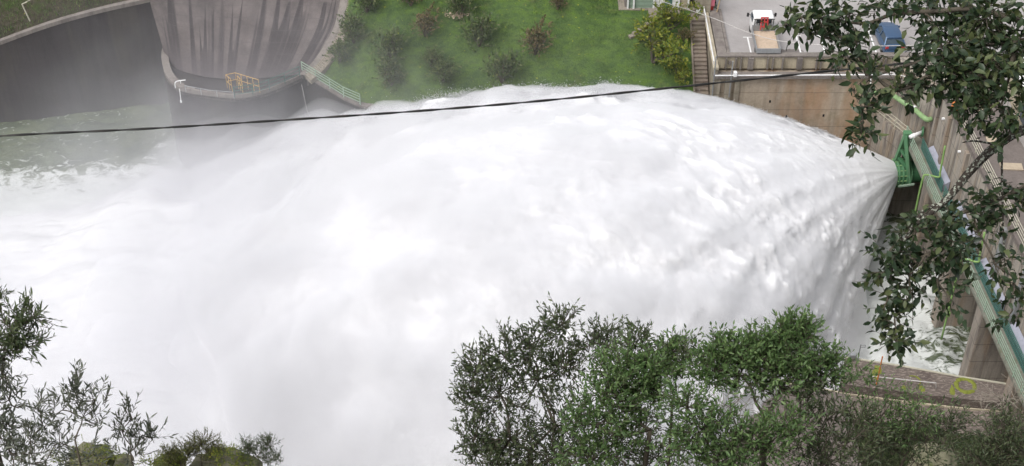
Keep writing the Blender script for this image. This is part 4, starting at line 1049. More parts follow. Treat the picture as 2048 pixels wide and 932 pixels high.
T('thin_stemmed_bush', 'dark bush with long thin bare stems beside the mossy wall', [
 (1655, 840, 50, 50, 0, .7), (1620, 890, 60, 45, 0, .9), (1690, 890, 55, 45, 0, .9), (1600, 830, 35, 30, 0, .45), (1720, 840, 40, 30, 0, .5), (1660, 925, 80, 25, 0, 1)],
 'leaf_dark', .085, .022, 24, 1640, 950, (1645, 905), trunk_r=.04, ntw=120, nleaf=8, cat='bush')
T('willowy_scrub', 'mid height green scrub in front of the dusty ledge on the lower right', [
 (1760, 835, 50, 34, 0, .8, 'leaf_mid'), (1830, 835, 55, 30, 0, .8, 'leaf_mid'), (1770, 880, 60, 40, 0, 1), (1850, 880, 60, 40, 0, 1), (1905, 850, 40, 30, 0, .6), (1740, 920, 60, 30, 0, .5), (1830, 922, 70, 28, 0, .6)],
 'leaf_dark', .085, .024, 27, 1800, 950, (1810, 910), trunk_r=.04, ntw=140, nleaf=8, cat='bush')
T('corner_bush', 'dense dark bush filling the bottom right corner', [
 (2010, 860, 50, 40, 0, 1), (2040, 900, 50, 45, 0, 1.1), (1985, 905, 45, 40, 0, 1), (1960, 925, 40, 25, 0, .8)],
 'leaf_dark', .08, .02, 26, 2010, 950, (2010, 920), trunk_r=.05, ntw=180, nleaf=8, cat='bush')
T('wall_weeds', 'green weeds sprouting at the left end of the mossy wall', [
 (1715, 748, 22, 14, 0, .9), (1740, 765, 20, 10, 0, .5), (1775, 778, 26, 10, 0, .5), (1820, 793, 22, 9, 0, .5), (1700, 765, 16, 12, 0, .7)],
 'leaf_mid', .075, .02, 27, 1730, 950, (1725, 830), trunk_r=.012, ntw=42, nleaf=8, cat='bush', twr=.003)
# left side
T('eucalyptus_tree', 'dark narrow leaved tree cut by the left frame edge', [
 (60, 640, 26, 20, 0, .8), (25, 660, 34, 26, 0, 1.1), (48, 690, 30, 28, 0, 1), (8, 700, 34, 30, 0, .9), (-5, 600, 10, 20, 0, .5), (5, 750, 28, 34, 0, .8, 'leaf_grey'), (18, 800, 30, 34, 0, .7, 'leaf_grey'), (5, 850, 36, 36, 0, .9, 'leaf_grey'), (20, 905, 44, 36, 0, 1, 'leaf_grey')],
 'leaf_dark', .075, .016, 14, -60, 932, (-30, 800), trunk_r=.03, ntw=70, nleaf=8, twr=.004, rs=.76, slen=2.4, leafang=.8)
T('grey_sapling', 'tall sparse grey leaved sapling with a crown like a ball on the left', [
 (150, 790, 22, 26, 0, .8), (190, 800, 26, 30, 0, .8), (125, 820, 22, 24, 0, .6), (165, 835, 40, 30, 0, .9), (195, 845, 20, 20, 0, .5), (150, 770, 8, 22, 0, .5)],
 'leaf_grey', .075, .015, 14, 148, 932, (150, 880), trunk_r=.012, ntw=34, nleaf=8, twr=.003, rs=.72, slen=2.4, up=(0, 0, 1.6), leafang=.6)
T('young_sapling', 'short grey leaved sapling with one tall shoot, right of the ball shaped one', [
 (262, 835, 10, 32, 0, .8), (245, 865, 20, 26, 0, .8), (285, 870, 26, 26, 0, .9), (260, 905, 40, 28, 0, 1.2), (305, 880, 16, 22, 0, .5)],
 'leaf_grey', .075, .014, 15, 265, 950, (265, 925), trunk_r=.012, ntw=36, nleaf=8, twr=.003, rs=.72, slen=2.4, up=(0, 0, 1.6), leafang=.5)
T('pale_scrub', 'tangled grey green scrub at the bottom left corner', [
 (75, 815, 12, 26, 0, .6), (85, 850, 34, 26, 0, .8), (60, 880, 44, 30, 0, 1), (120, 885, 40, 30, 0, 1), (70, 925, 70, 24, 0, 1.3), (170, 915, 40, 20, 0, .8)],
 'leaf_grey', .07, .015, 16, 90, 950, (90, 925), trunk_r=.015, ntw=60, nleaf=8, twr=.003, rs=.72, slen=2.4, cat='bush', leafang=.6)
# mossy rock outcrop with round bushes
def rock(u, v, d, r, label, sq=.7, seed=0):
    c = D(u, v, d); ms = bpy.data.meshes.new('mossy_rock')
    import bmesh
    bm = bmesh.new(); bmesh.ops.create_icosphere(bm, subdivisions=4, radius=1)
    for q in bm.verts:
        n_ = float(fbm(np.array(q.co)*1.3 + seed, 4)); q.co *= 1 + .35*n_; q.co.x *= r; q.co.y *= r; q.co.z *= r*sq
    bm.to_mesh(ms); bm.free()
    o = bpy.data.objects.new('mossy_rock', ms); COL.objects.link(o); o.location = c; ms.materials.append(M['rockc'])
    for p in ms.polygons: p.use_smooth = True
    tag(o, label, 'rock', 'mossy rocks at the bottom of the frame'); return o
rock(180, 925, 30, .42, 'round olive mossy rock below the ball shaped sapling', .8, 1)
rock(440, 938, 30, .5, 'broad mossy rock between the two round bushes', .6, 2)
rock(495, 932, 30.5, .28, 'small mossy rock left of the pointed dark bush', .7, 3)
rock(345, 935, 29.5, .3, 'brown mossy rock left of the round bush', 1.0, 4)
rock(235, 940, 31, .35, 'low mossy rock behind the short sapling', .6, 6)
rock(1870, 925, 60, 1.0, 'pale rock in the scrub under the dusty ledge', .6, 7)
T('round_bush', 'round dark green heath bush on the mossy rock', [(400, 890, 38, 24, 0, 1.3), (375, 905, 24, 18, 0, 1), (425, 905, 24, 18, 0, 1)],
 'leaf_moss', .035, .010, 29.5, 402, 932, (402, 915), trunk_r=.02, ntw=330, nleaf=8, cat='bush', twr=.003)
T('olive_tuft', 'small brownish olive tuft bush beside the round bush', [(340, 908, 22, 18, 0, 1), (355, 925, 24, 14, 0, 1)],
 'leaf_moss', .035, .009, 29, 345, 932, (345, 925), trunk_r=.01, ntw=250, nleaf=8, cat='bush', twr=.003)
T('pointed_bush', 'small dark bush with pointed tips, rightmost of the lower left', [(495, 895, 16, 18, 0, .8), (535, 890, 16, 18, 0, .8), (515, 912, 30, 20, 0, 1), (545, 920, 16, 14, 0, .6)],
 'leaf_dark', .05, .012, 29, 520, 940, (518, 925), trunk_r=.012, ntw=135, nleaf=8, cat='bush', twr=.003, up=(0, 0, 1.5))

T('moss_cushion', 'low yellow green cushion growth over the rocks at the lower left', [(165, 908, 40, 16, 0, 1), (215, 915, 34, 14, 0, 1), (300, 925, 26, 10, 0, .8), (450, 915, 34, 12, 0, 1), (490, 924, 26, 10, 0, .8), (345, 922, 22, 10, 0, .8), (130, 922, 40, 14, 0, 1)],
 'leaf_lime', .035, .012, 29, 300, 945, (300, 930), trunk_r=.01, ntw=110, nleaf=12, cat='bush', twr=.002)
# moss-green undergrowth over the visible near bank
bl = []
for _ in range(30000):
    x = random.uniform(20, 36); y = random.uniform(58, 65.8)
    if perlin(np.array([x*.5, y*.5, 1.])) > -.1: bl.append((x, y, hnear(x, y)))
blades('undergrowth', bl, .35, .07, M['leaf_dark'], 'low weeds and grass covering the ground below the dusty ledge', 'weeds')

# bare dry branches
def dead(u, v, d, n, ln_, label, seed, th=.006):
    random.seed(seed); m = MB()
    for k in range(n):
        p = D(u + random.gauss(0, 18), v + random.gauss(0, 8), d); pts = [p]; dr = V3((random.uniform(-1, 1), random.uniform(-.4, .4), random.uniform(-.1, 1))).normalized()
        for j in range(5):
            dr = (dr + V3((random.gauss(0, .3), random.gauss(0, .3), random.gauss(0, .3)))).normalized(); pts.append(pts[-1] + dr*ln_/5)
            if random.random() < .6: m.tube([pts[-1], pts[-1] + (dr + V3((random.gauss(0, .6), random.gauss(0, .6), random.gauss(0, .6)))).normalized()*ln_*.3], th*.5, 4)
        m.tube(pts, [th*(1.2-.2*i) for i in range(6)], 4)
    o = m.build('dry_branch', M['twig']); tag(o, label, 'branch'); return o
dead(1965, 870, 27, 16, .7, 'tangle of pale dry branches above the bottom right bush', 5)
dead(2000, 800, 60, 18, 1.2, 'dry brush on the mossy wall near the right frame edge', 6, .02)
dead(1460, 820, 27, 22, .8, 'bare brown twigs in the gap under the bright tree', 8)

# the big leafy branches hanging in from the right, close to the camera
oak_lobes = [
 (1975, 30, 60, 42, 0, 2.17), (1900, 30, 60, 40, .2, 1.89), (2030, 80, 50, 50, 0, 2.17), (1960, 90, 60, 44, .1, 2.17), (1885, 95, 55, 40, 0, 1.89), (2020, 150, 50, 44, 0, 2.17), (1945, 150, 60, 40, 0, 2.17), (1880, 150, 45, 34, 0, 1.74),
 (2000, 215, 50, 34, 0, 1.89), (1935, 205, 45, 30, 0, 1.74), (1835, 165, 34, 26, 0, .8), (1850, 25, 36, 26, 0, .8), (1775, 22, 44, 24, 0, .8), (1700, 25, 44, 28, 0, .8), (1640, 30, 36, 24, 0, .7), (1602, 34, 24, 18, 0, .5), (1570, 50, 14, 14, 0, .35),
 (1690, 75, 34, 28, 0, .6), (1640, 70, 26, 20, 0, .4), (1712, 80, 16, 18, 0, .4), (1690, 110, 22, 20, 0, .5), (1735, 150, 14, 30, 0, .5), (1722, 215, 16, 30, 0, .6), (1722, 262, 16, 24, 0, .6), (1800, 180, 24, 18, 0, .4),
 (2020, 260, 30, 30, 0, .6)]
oak_low = [
 (1990, 400, 40, 28, 0, .7), (1940, 420, 46, 26, 0, 1.0), (1885, 440, 46, 26, 0, 1.0), (2035, 380, 26, 34, 0, .8), (1830, 465, 42, 26, 0, 1.0), (1900, 480, 46, 26, 0, 1.0), (1780, 500, 34, 26, 0, .8), (1850, 510, 46, 26, 0, 1.1), (1910, 520, 36, 24, 0, .8),
 (1770, 545, 28, 26, 0, .8), (1820, 550, 34, 24, 0, .9), (1875, 560, 30, 24, 0, .7), (1775, 600, 24, 30, 0, .7), (1815, 600, 24, 26, 0, .6), (1790, 650, 22, 24, 0, .7), (1795, 685, 16, 18, 0, .8), (1960, 470, 34, 30, 0, .6), (1990, 530, 24, 24, 0, .5), (2030, 560, 22, 30, 0, .6), (2025, 620, 18, 22, 0, .5), (1900, 600, 16, 24, 0, .35)]
ob = V3((5.2, 4.0, hnear(5.2, 4.0)))
make_tree('oak_tree', 'dark glossy leaved tree hanging over the car park from the upper right', 'tree', oak_lobes, ob, 'leaf_oak', .052, .028, 8.2, forks=D(2180, 120, 8.2), trunk_r=.035, ntw=50, nleaf=5, rs=.74, droop=.3, twr=.002, leafang=.9, slen=2.2, curl=.5)
ob2 = V3((4.9, 4.9, hnear(4.9, 4.9)))
tl = make_tree('drooping_tree', 'lichen spotted branch of drooping leaves hanging over the churning water', 'tree', oak_low, ob2, 'leaf_oak', .050, .027, 8.6, forks=D(2120, 300, 8.6), trunk_r=.025, ntw=44, nleaf=5, rs=.78, droop=.4, twr=.002, leafang=.9, slen=2.2, curl=.5)
m = MB()
for pts, r in (([(2120, 250), (2040, 262), (1985, 298), (1938, 345), (1900, 392), (1862, 425), (1830, 450)], .034), ([(1935, 345), (1895, 400), (1850, 420), (1815, 470), (1790, 520), (1780, 560)], .014), ([(2060, 400), (2005, 395), (1960, 410), (1900, 440)], .013), ([(1800, 470), (1822, 520), (1825, 600), (1826, 640)], .006), ([(2000, 290), (1950, 282), (1925, 285)], .008), ([(2003, 290), (2005, 400), (2010, 560)], .008)):
    q = spline([D(u, v, 8.6) for u, v in pts], 6); m.tube(q, [r*(1-.6*i/(len(q)-1)) for i in range(len(q))], 8)
t = NT('lichen_bark'); n = t.noise(t.pos(), 55, 4, .6); t.bsdf(t.mix(t.rampf(n, .52, .6), (.05, .042, .036), (.34, .36, .30)), .95, 0, .1, n, .8, .01); M['lichbark'] = t.m
m.build('branch', M['lichbark'], tl, smooth=True)
m = MB()
ot = bpy.data.objects['oak_tree']
for pts, r in (([(2100, 60), (1960, 20), (1880, 22), (1790, 28), (1740, 45), (1700, 45), (1620, 32)], .016), ([(1880, 110), (1815, 130), (1770, 145), (1735, 160), (1722, 200), (1722, 260)], .009), ([(1862, 80), (1830, 96), (1812, 115)], .004)):
    q = spline([D(u, v, 8.2) for u, v in pts], 6); m.tube(q, [r*(1-.6*i/(len(q)-1)) for i in range(len(q))], 8)
m.build('branch', M['bark'], ot, smooth=True)

# twisted black cable across the whole view
cpx = [(-300, 296), (0, 272), (300, 257), (600, 238), (850, 221), (1100, 200), (1432, 166), (1600, 148), (1720, 136), (1850, 122), (2400, 60)]
cp = spline([D(u, v, 13.5) for u, v in cpx], 40); tot = len(cp)
ce = empty('twisted_cable', cp[0], 'black twisted two strand cable crossing the whole view', 'cable')
ph_ = 0
for sgn in (0, math.pi):
    pts = []; L_ = 0
    for i, p in enumerate(cp):
        if i: L_ += (p - cp[i-1]).length
        a_ = L_/.36*math.pi*2*.5*2*.5 + sgn
        pts.append(p + V3((0, math.cos(a_)*.0058*.77, math.sin(a_)*.0058)) )
    m = MB(); m.tube(pts, .0064, 6); m.build('strand', M['cable'], ce, smooth=True)
t = NT('white_foam'); n = t.noise(t.pos((.5, 1, 1)), .8, 6, .65); b = t.bsdf((.61, .61, .625), .8, 0, .15, n, .2, .3); M['foam'] = t.m
# ------------------------------------------------------------------ the water jet
def smooth(x, a, b):
    t = np.clip((x-a)/(b-a), 0, 1); return t*t*(3-2*t)
def build_jet():
    nph, nt = 460, 620
    phi = np.radians(np.linspace(112, -128, nph)); s = np.linspace(0, 1, nt); T = 3.7*s**1.25
    beta = R(8); A = np.array([-math.cos(beta), -math.sin(beta), 0]); Nn = np.array([math.sin(beta), -math.cos(beta), 0]); Up = np.array([0, 0, 1.])
    PH, TT = np.meshgrid(phi, T, indexing='ij'); deg = np.degrees(PH)
    al = np.radians(np.interp(deg, [-128, -90, -60, -30, 0, 40, 112], [60, 58, 51, 38.5, 29.5, 28, 28]))
    wob = fbm(np.stack([PH*6, PH*0, PH*0+3], -1), 3)*.015
    al = al*(1 + wob)
    V = 24.2*(1 + .012*fbm(np.stack([PH*9, PH*0, PH*0+5], -1), 2)); 
    rad = Up*np.cos(PH)[..., None] + Nn*(-np.sin(PH))[..., None]
    d = np.cos(al)[..., None]*A + np.sin(al)[..., None]*rad
    org = np.array(N0) + rad*R0*.90 - A*.12
    drag = .03
    te = (1-np.exp(-drag*TT))/drag
    p = org + d*(V*te)[..., None]; p[..., 2] -= 4.9*TT*TT*(1-drag*.6*TT)
    dist = V*te
    # normals
    du = np.gradient(p, axis=0); dv_ = np.gradient(p, axis=1); n = np.cross(du, dv_); ln = np.linalg.norm(n, axis=-1, keepdims=True); n = n/np.maximum(ln, 1e-9)
    flip = np.sign(np.sum(n*rad, -1, keepdims=True)); n = n*np.where(flip == 0, 1, flip)
    # clumps: cells stretched along the flight direction, growing with distance
    fr = np.stack([p@A*.52 - TT*0, p[..., 1] + .12*p[..., 0], p[..., 2]], -1)
    amp = np.interp(dist, [0, 3, 10, 22, 45, 80], [0, .012, .11, .27, .42, .45])
    left = smooth(-p[..., 0], -8, 14)
    big = fbm(fr*.16 + 3, 3); med = fbm(fr*.80, 3, True); fine = fbm(fr*2.3+9, 3, True)
    disp = amp*(1.2*(med-.35)*(1-.55*left) + .4*(fine-.35)*(1-.8*left) + .28*big)
    pf = perlin(fr*np.array([.9, 1.15, 1.15]) + 31); pf2 = perlin(fr*1.9 + 57); pa_ = fbm(fr*.13 + 5, 2)
    puff = smooth(pf, .22, .62) + .6*smooth(pf2, .25, .6); puff = np.clip(puff*np.clip(.8 + pa_, .2, 1.4), 0, 1)*np.interp(dist, [0, 3, 9, 30, 60], [0, .2, 1.15, 1.0, .5])
    disp = disp + .13*puff*np.interp(dist, [0, 8, 25], [.3, .7, 1.2])
    crest = np.interp(deg, [-60, -25, 0, 45, 70], [0, .3, 1, 1, 0])*np.interp(dist, [0, 14, 30, 60], [0, 0, 1, 1])
    disp = disp + crest*.55*smooth(perlin(fr*np.array([.42, .4, .4]) + 77), .0, .6)
    # shreds along the upper silhouette
    p = p + n*disp[..., None]
    # keep clear of the river wall
    lim = np.where(p[..., 0] > 15, 95.2, np.interp(p[..., 0], [-75, -41, -28, -18.3, -16.8, -13, -9, 15], [97.5, 97.5, 98.2, 98.4, 98.2, 95.9, 94.5, 94.5]))
    over = p[..., 1] - (lim - 1.5); p[..., 1] = np.where(over > 0, lim - 1.5 + 1.3*np.tanh(over/6), p[..., 1])
    # where it meets the river: boiling foam
    zf = .55 + .9*fbm(np.stack([p[..., 0]*.3, p[..., 1]*.3, p[..., 0]*0], -1), 4, True)
    p[..., 2] = np.where(p[..., 2] < zf, zf + .15*np.tanh((p[..., 2]-zf)*.2) , p[..., 2])
    hit = np.maximum.accumulate(p[..., 2] < zf + .3, axis=1) & (dist > 8); past = np.cumsum(hit*np.gradient(dist, axis=1), axis=1); far_ = smooth(-p[..., 0], 8, 16)
    p[..., 2] -= np.clip(past*.14, 0, 3.2)*far_
    near = smooth(deg, -100, -112); p[..., 2] -= 0*near
    global jpast; jpast = past
    I = np.arange(nph*nt).reshape(nph, nt); F = np.stack([I[:-1, :-1], I[:-1, 1:], I[1:, 1:], I[1:, :-1]], -1).reshape(-1, 4)
    e = empty('water_jet', N0, 'huge white fan shaped water jet bursting from the green valve', 'water jet')
    o = npmesh('jet_sheet', p.reshape(-1, 3), F, M['jet'], e, smooth=True)
    th = np.interp(dist, [0, 10, 28], [1, .9, 0])*np.interp(deg, [-128, -60, 0], [1, 1, .5]); a = o.data.attributes.new('thin', 'FLOAT', 'POINT'); a.data.foreach_set('value', th.reshape(-1).astype(np.float32))  # masks the flow streaks and the colour lift on the shaded lower cone
    a = o.data.attributes.new('clump', 'FLOAT', 'POINT'); a.data.foreach_set('value', puff.reshape(-1).astype(np.float32))
    fl = np.stack([PH, dist*.05, 0*PH], -1); a = o.data.attributes.new('flow', 'FLOAT_VECTOR', 'POINT'); a.data.foreach_set('vector', fl.reshape(-1).astype(np.float32))
    return p, n, dist, deg
jp, jn, jd, jdeg = build_jet()

def build_foambank():
    nx, ny = 420, 380
    xs = np.linspace(-80, 27.5, nx); ys = np.linspace(36, 99, ny); X, Y = np.meshgrid(xs, ys)
    yl = np.interp(X, [-80, -41, -28, -18, 0], [90, 94.5, 97, 97.3, 95])
    e = smooth(yl - Y + 1.6*fbm(np.stack([X*.12, Y*.1, X*0], -1), 3), 0, 10)
    big = fbm(np.stack([X*.05, Y*.09, X*0+2], -1), 3); med = fbm(np.stack([X*.2, Y*.3, X*0], -1), 4, True)
    right = smooth(X, 25 - np.clip((90-Y)*.14, 0, 2.4), 15)
    Z = e*(2.2 + 2.6*smooth(X, -40, -22)*smooth(-X, 6, 16))*(1+.45*big) + e*.5*(med-.4) + smooth(e, 0, .1)*.35 - .55
    Z = np.where(X > -8, .35 + .5*med - 1.2*smooth(Y, 84, 90)*smooth(X, 10, 20) - 1.5*smooth(X - np.clip((Y-78)/6, 0, 1)*3.2, 24.6, 26.6), Z) if False else Z*(1-smooth(X, -14, -4)) + smooth(X, -14, -4)*(.3 + .7*med - 1.8*smooth(X - np.clip((Y-77)/8, 0, 1)*3.0, 23.3, 26.3) - 2*smooth(Y, 85, 89)*smooth(X, 18, 24))
    Z = Z + 3.3*np.exp(-((X-18.5)/4.6)**2 - ((Y-71)/6.5)**2)*(1 + .5*big + .35*(med-.4))
    V = np.stack([X, Y, Z], -1).reshape(-1, 3); I = np.arange(nx*ny).reshape(ny, nx); F = np.stack([I[:-1, :-1], I[:-1, 1:], I[1:, 1:], I[1:, :-1]], -1).reshape(-1, 4)
    o = npmesh('foam', V, F, M['foam'], smooth=True); tag(o, 'white boiling foam and spray covering the river below the jet', 'foam', kind='stuff')
build_foambank()

# spray veil: thin airborne droplets hugging the jet (closed shells with even density)
def veil(name, thick, dens, lump, label, st=4, d0=6):
    nc = int((jd.mean(0) < 64).sum()); r0_ = int((jdeg[:, 0] > 72).sum()); S = (slice(r0_, None, st), slice(0, nc, st))
    q = jp[S]; nn = jn[S]; dd = jd[S]; dg = jdeg[S]; pa = jpast[S]
    th = np.interp(dd, [0, d0, d0+20, 60, 90], [.01, .05, .6, 1, 1])*thick*np.interp(dg, [-128, -100, -60, 0, 112], [.5, .6, .8, 1, 1])
    nz = fbm(q*np.array([.10, .22, .22]) + thick*7, 4); th = th*np.clip(1 + lump*nz, .12, 2.2)*(1 - .55*smooth(q[..., 2], 8, 12.5)*(thick > 1))
    outer = q + nn*th[..., None]; inner = q - nn*.25
    th = th*(1 - .97*smooth(dd, 44, 63))*(.03 + .97*np.exp(-pa/3))*(1 - .95*smooth(q[..., 1], 93, 96.5))
    outer[..., 1] = np.minimum(outer[..., 1], 98.3 - np.clip(outer[..., 0]+16, 0, 3)*1.0) if False else outer[..., 1]
    a, b = q.shape[:2]; V = np.concatenate([outer.reshape(-1, 3), inner.reshape(-1, 3)]); I = np.arange(a*b).reshape(a, b); J = I + a*b
    F = [np.stack([I[:-1, :-1], I[:-1, 1:], I[1:, 1:], I[1:, :-1]], -1).reshape(-1, 4), np.stack([J[:-1, :-1], J[1:, :-1], J[1:, 1:], J[:-1, 1:]], -1).reshape(-1, 4)]
    for r0, r1 in ((I[0], J[0]), (J[-1], I[-1]), (J[:, 0], I[:, 0]), (I[:, -1], J[:, -1])):
        F.append(np.stack([r0[:-1], r1[:-1], r1[1:], r0[1:]], -1))
    t = NT(name); t.t.nodes.clear(); t.out = t.n('ShaderNodeOutputMaterial'); v = t.n('ShaderNodeVolumePrincipled'); v.inputs['Color'].default_value = (.982, .982, .99, 1); v.inputs['Density'].default_value = dens; v.inputs['Anisotropy'].default_value = .3
    t.l(v.outputs[0], t.out.inputs['Volume'])
    o = npmesh(name, V, np.concatenate(F), t.m, smooth=True); tag(o, label, 'spray', kind='stuff')
def torn_spray():
    n = 1500; w = np.where((jp[..., 2] > 2.5) & (jd > 6) & (jpast < .1), 1.0, 0)*np.interp(jdeg, [-128, -118, -100, -40, -4, 8, 45, 70, 112], [.5, 1.0, .3, .0, .0, 1, 1.6, .3, 0])*np.interp(jd, [0, 8, 25, 60], [0, .15, .7, 1.2])
    w = w.ravel()/w.sum(); idx = rng.choice(w.size, n, p=w); c = jp.reshape(-1, 3)[idx]; nn = jn.reshape(-1, 3)[idx]; dd = jd.ravel()[idx]
    # flight direction at each puff
    fl = np.gradient(jp, axis=1); fl /= np.maximum(1e-6, np.linalg.norm(fl, axis=-1, keepdims=True)); fl = fl.reshape(-1, 3)[idx]
    k = 130; L = np.interp(dd, [0, 15, 60], [.12, .35, .9])*rng.uniform(.4, 1.5, n)
    c = c + nn*(np.abs(rng.normal(0, .3, n))*np.interp(dd, [0, 20, 60], [.15, .35, .8]))[:, None]
    q = c[:, None] + fl[:, None]*(rng.normal(0, 1, (n, k))*L[:, None])[..., None] + rng.normal(0, 1, (n, k, 3))*(L*.30)[:, None, None]
    q = q.reshape(-1, 3); N = len(q); sz = (.013*rng.uniform(.5, 2.2, N))[:, None]
    T = np.array([(1, 1, 1), (1, -1, -1), (-1, 1, -1), (-1, -1, 1)])*.9
    V = (q[:, None] + T[None]*sz[..., None]).reshape(-1, 3); F = (np.arange(N)[:, None, None]*4 + np.array([(0, 1, 2), (0, 3, 1), (0, 2, 3), (1, 3, 2)])[None]).reshape(-1, 3)
    tag(npmesh('spray_droplets', V, F, M['foam']), 'torn puffs of fine white droplets flying off the crest of the jet', 'spray', kind='stuff')
torn_spray()
veil('spray_veil', .85, 1.6, 1.2, 'fine white spray clinging to the jet')
def blur(a, n):
    for _ in range(n):
        a = np.pad(a, 1, mode='edge'); a = (a[:-2, 1:-1] + a[2:, 1:-1] + a[1:-1, :-2] + a[1:-1, 2:] + 2*a[1:-1, 1:-1])/6
    return a
def cloud(name, thick, dens, lump, left, color, label, seed, nb):
    h = .5; x0, y0 = -70.0, 44.0; nx, ny = int((27-x0)/h), int((102-y0)/h)
    H = np.full((ny, nx), -1.0); pts = jp.reshape(-1, 3); ok = (pts[:, 2] > .8) & (pts[:, 0] > x0) & (pts[:, 0] < 27) & (pts[:, 1] > y0) & (pts[:, 1] < 101)
    pts = pts[ok]; np.maximum.at(H, (((pts[:, 1]-y0)/h).astype(int), ((pts[:, 0]-x0)/h).astype(int)), pts[:, 2])
    for _ in range(3):
        m_ = H < 0; n_ = np.maximum.reduce([np.roll(H, 1, 0), np.roll(H, -1, 0), np.roll(H, 1, 1), np.roll(H, -1, 1)]); H = np.where(m_, n_, H)
    X, Y = np.meshgrid(x0 + h*(np.arange(nx)+.5), y0 + h*(np.arange(ny)+.5))
    cov = blur((H > .5).astype(float), nb); H = blur(np.maximum(H, 0), nb)
    grow = smooth(-X, -24, -2)*.8 + .2*smooth(-X, -26, -16)
    nz = fbm(np.stack([X*.07, Y*.13, X*0+seed], -1), 4)
    top = H + thick*grow*np.clip(1 + lump*nz, .1, 2.4)*cov**2*(1 - .8*smooth(H, 7, 12))*(1 - .9*smooth(Y, 86, 94)*smooth(X, -16, -8))
    yl = np.interp(X, [-70, -42, -30, -22, -16], [93, 98.5, 100.5, 98, 95]); el = smooth(yl - Y + 2.5*nz, 0, 9)*smooth(-X, 12, 24)
    top = np.maximum(top, 0) + (left*el*(1 + .6*nz) - np.minimum(H, left*el))*(el > 0)*(1 - smooth(H, 1, left+.1))
    top = blur(top, 2)
    edge = np.minimum.reduce([smooth(X, x0, x0+2), smooth(-X, -27, -25), smooth(Y, y0, y0+2), smooth(-Y, -102, -100)])
    top = -.9 + (np.clip(top, 0, None) + .5*(top > .15))*edge + .02
    V = np.concatenate([np.stack([X, Y, top], -1).reshape(-1, 3), np.stack([X, Y, X*0 - .95], -1).reshape(-1, 3)])
    I = np.arange(nx*ny).reshape(ny, nx); J = I + nx*ny
    F = [np.stack([I[:-1, :-1], I[:-1, 1:], I[1:, 1:], I[1:, :-1]], -1).reshape(-1, 4), np.stack([J[:-1, :-1], J[1:, :-1], J[1:, 1:], J[:-1, 1:]], -1).reshape(-1, 4)]
    for r0, r1 in ((I[0], J[0]), (J[-1], I[-1]), (J[:, 0], I[:, 0]), (I[:, -1], J[:, -1])): F.append(np.stack([r0[:-1], r1[:-1], r1[1:], r0[1:]], -1))
    t = NT(name); t.t.nodes.clear(); t.out = t.n('ShaderNodeOutputMaterial'); v = t.n('ShaderNodeVolumePrincipled'); v.inputs['Color'].default_value = color; v.inputs['Density'].default_value = dens; v.inputs['Anisotropy'].default_value = .2
    t.l(v.outputs[0], t.out.inputs['Volume'])
    o = npmesh(name, V, np.concatenate(F), t.m, smooth=True); tag(o, label, 'spray', kind='stuff')
cloud('spray_cloud', 1.7, .30, 1.3, 2.6, (.975, .975, .985, 1), 'loose cloud of fine spray rolling over the jet and the river', 3, 2)
cloud('spray_haze', 3.0, .09, 1.2, 4.6, (.97, .97, .985, 1), 'thin outer haze of spray above the jet and the pool', 8, 7)

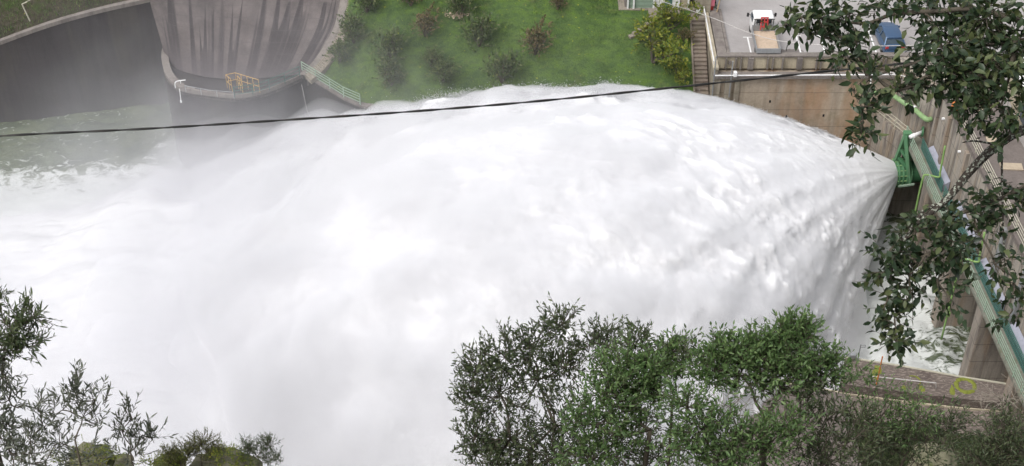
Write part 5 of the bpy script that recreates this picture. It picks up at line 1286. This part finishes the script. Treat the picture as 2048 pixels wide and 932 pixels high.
# ------------------------------------------------------------------ drifting mist (real volume)
def build_mist():
    m = MB(); m.box((-32, 88, 8.2), (96, 62, 18.4)); o = m.build('mist', M['black'])
    t = NT('drifting_mist'); t.t.nodes.remove(t.out); t.out = t.n('ShaderNodeOutputMaterial')
    g = t.n('ShaderNodeNewGeometry'); sp = t.n('ShaderNodeSeparateXYZ'); t.l(g.outputs['Position'], sp.inputs[0]); X, Y, Z = sp.outputs
    n = t.noise(t.pos((.7, 1, 1)), .16, 4, .6, .5)
    # height falloff
    hz = t.math('POWER', 2.718, t.math('MULTIPLY', Z, -.2))
    gx = t.rampf(X, 14, -12); gx2 = t.rampf(X, -39, -24); gy = t.rampf(Y, 112, 97)
    dn = t.math('MULTIPLY', t.rampf(n, .26, .78), .40)
    dn = t.math('MULTIPLY', t.math('MULTIPLY', dn, hz), t.math('MULTIPLY', t.math('MULTIPLY', gx, t.math('ADD', t.math('MULTIPLY', gx2, .90), .10)), gy))
    v = t.n('ShaderNodeVolumePrincipled'); v.inputs['Color'].default_value = (.93, .93, .955, 1); v.inputs['Anisotropy'].default_value = .2
    t.l(dn, v.inputs['Density']); t.l(v.outputs[0], t.out.inputs['Volume'])
    o.data.materials.clear(); o.data.materials.append(t.m); tag(o, 'thin white mist drifting over the dark wall and the meadow', 'mist', kind='stuff')
MIST = True
if MIST: build_mist()

# ------------------------------------------------------------------ light
w = bpy.data.worlds.new('World'); scene.world = w; w.use_nodes = True; nt = w.node_tree; nt.nodes.clear()
wo = nt.nodes.new('ShaderNodeOutputWorld'); bg = nt.nodes.new('ShaderNodeBackground'); sky = nt.nodes.new('ShaderNodeTexSky')
sky.sky_type = 'NISHITA'; sky.sun_disc = False; sky.sun_elevation = R(58); sky.sun_rotation = R(-130); sky.dust_density = 4; sky.air_density = 1.2
hs = nt.nodes.new('ShaderNodeHueSaturation'); hs.inputs['Saturation'].default_value = .22
nt.links.new(sky.outputs[0], hs.inputs['Color']); nt.links.new(hs.outputs[0], bg.inputs[0]); bg.inputs[1].default_value = .15; nt.links.new(bg.outputs[0], wo.inputs[0])
sl = bpy.data.lights.new('sun', 'SUN'); sl.energy = 1.0; sl.angle = R(25); sl.color = (1, .96, .91)
so = bpy.data.objects.new('sun', sl); COL.objects.link(so)
az = R(-130)   # sky rotation: direction (sin, cos)
sd = V3((math.sin(az)*math.cos(R(58)), math.cos(az)*math.cos(R(58)), math.sin(R(58)))); so.rotation_euler = sd.to_track_quat('Z', 'Y').to_euler()
vs = scene.view_settings; vs.view_transform = 'Standard'; vs.look = 'None'; vs.exposure = 0.52; vs.gamma = 1
scene.cycles.max_bounces = 8; scene.cycles.diffuse_bounces = 4; scene.cycles.volume_bounces = 8; scene.cycles.transparent_max_bounces = 8
scene.cycles.volume_step_rate = 1.0; scene.cycles.volume_max_steps = 128
scene.cycles.use_denoising = True
scene.cycles.use_adaptive_sampling = True
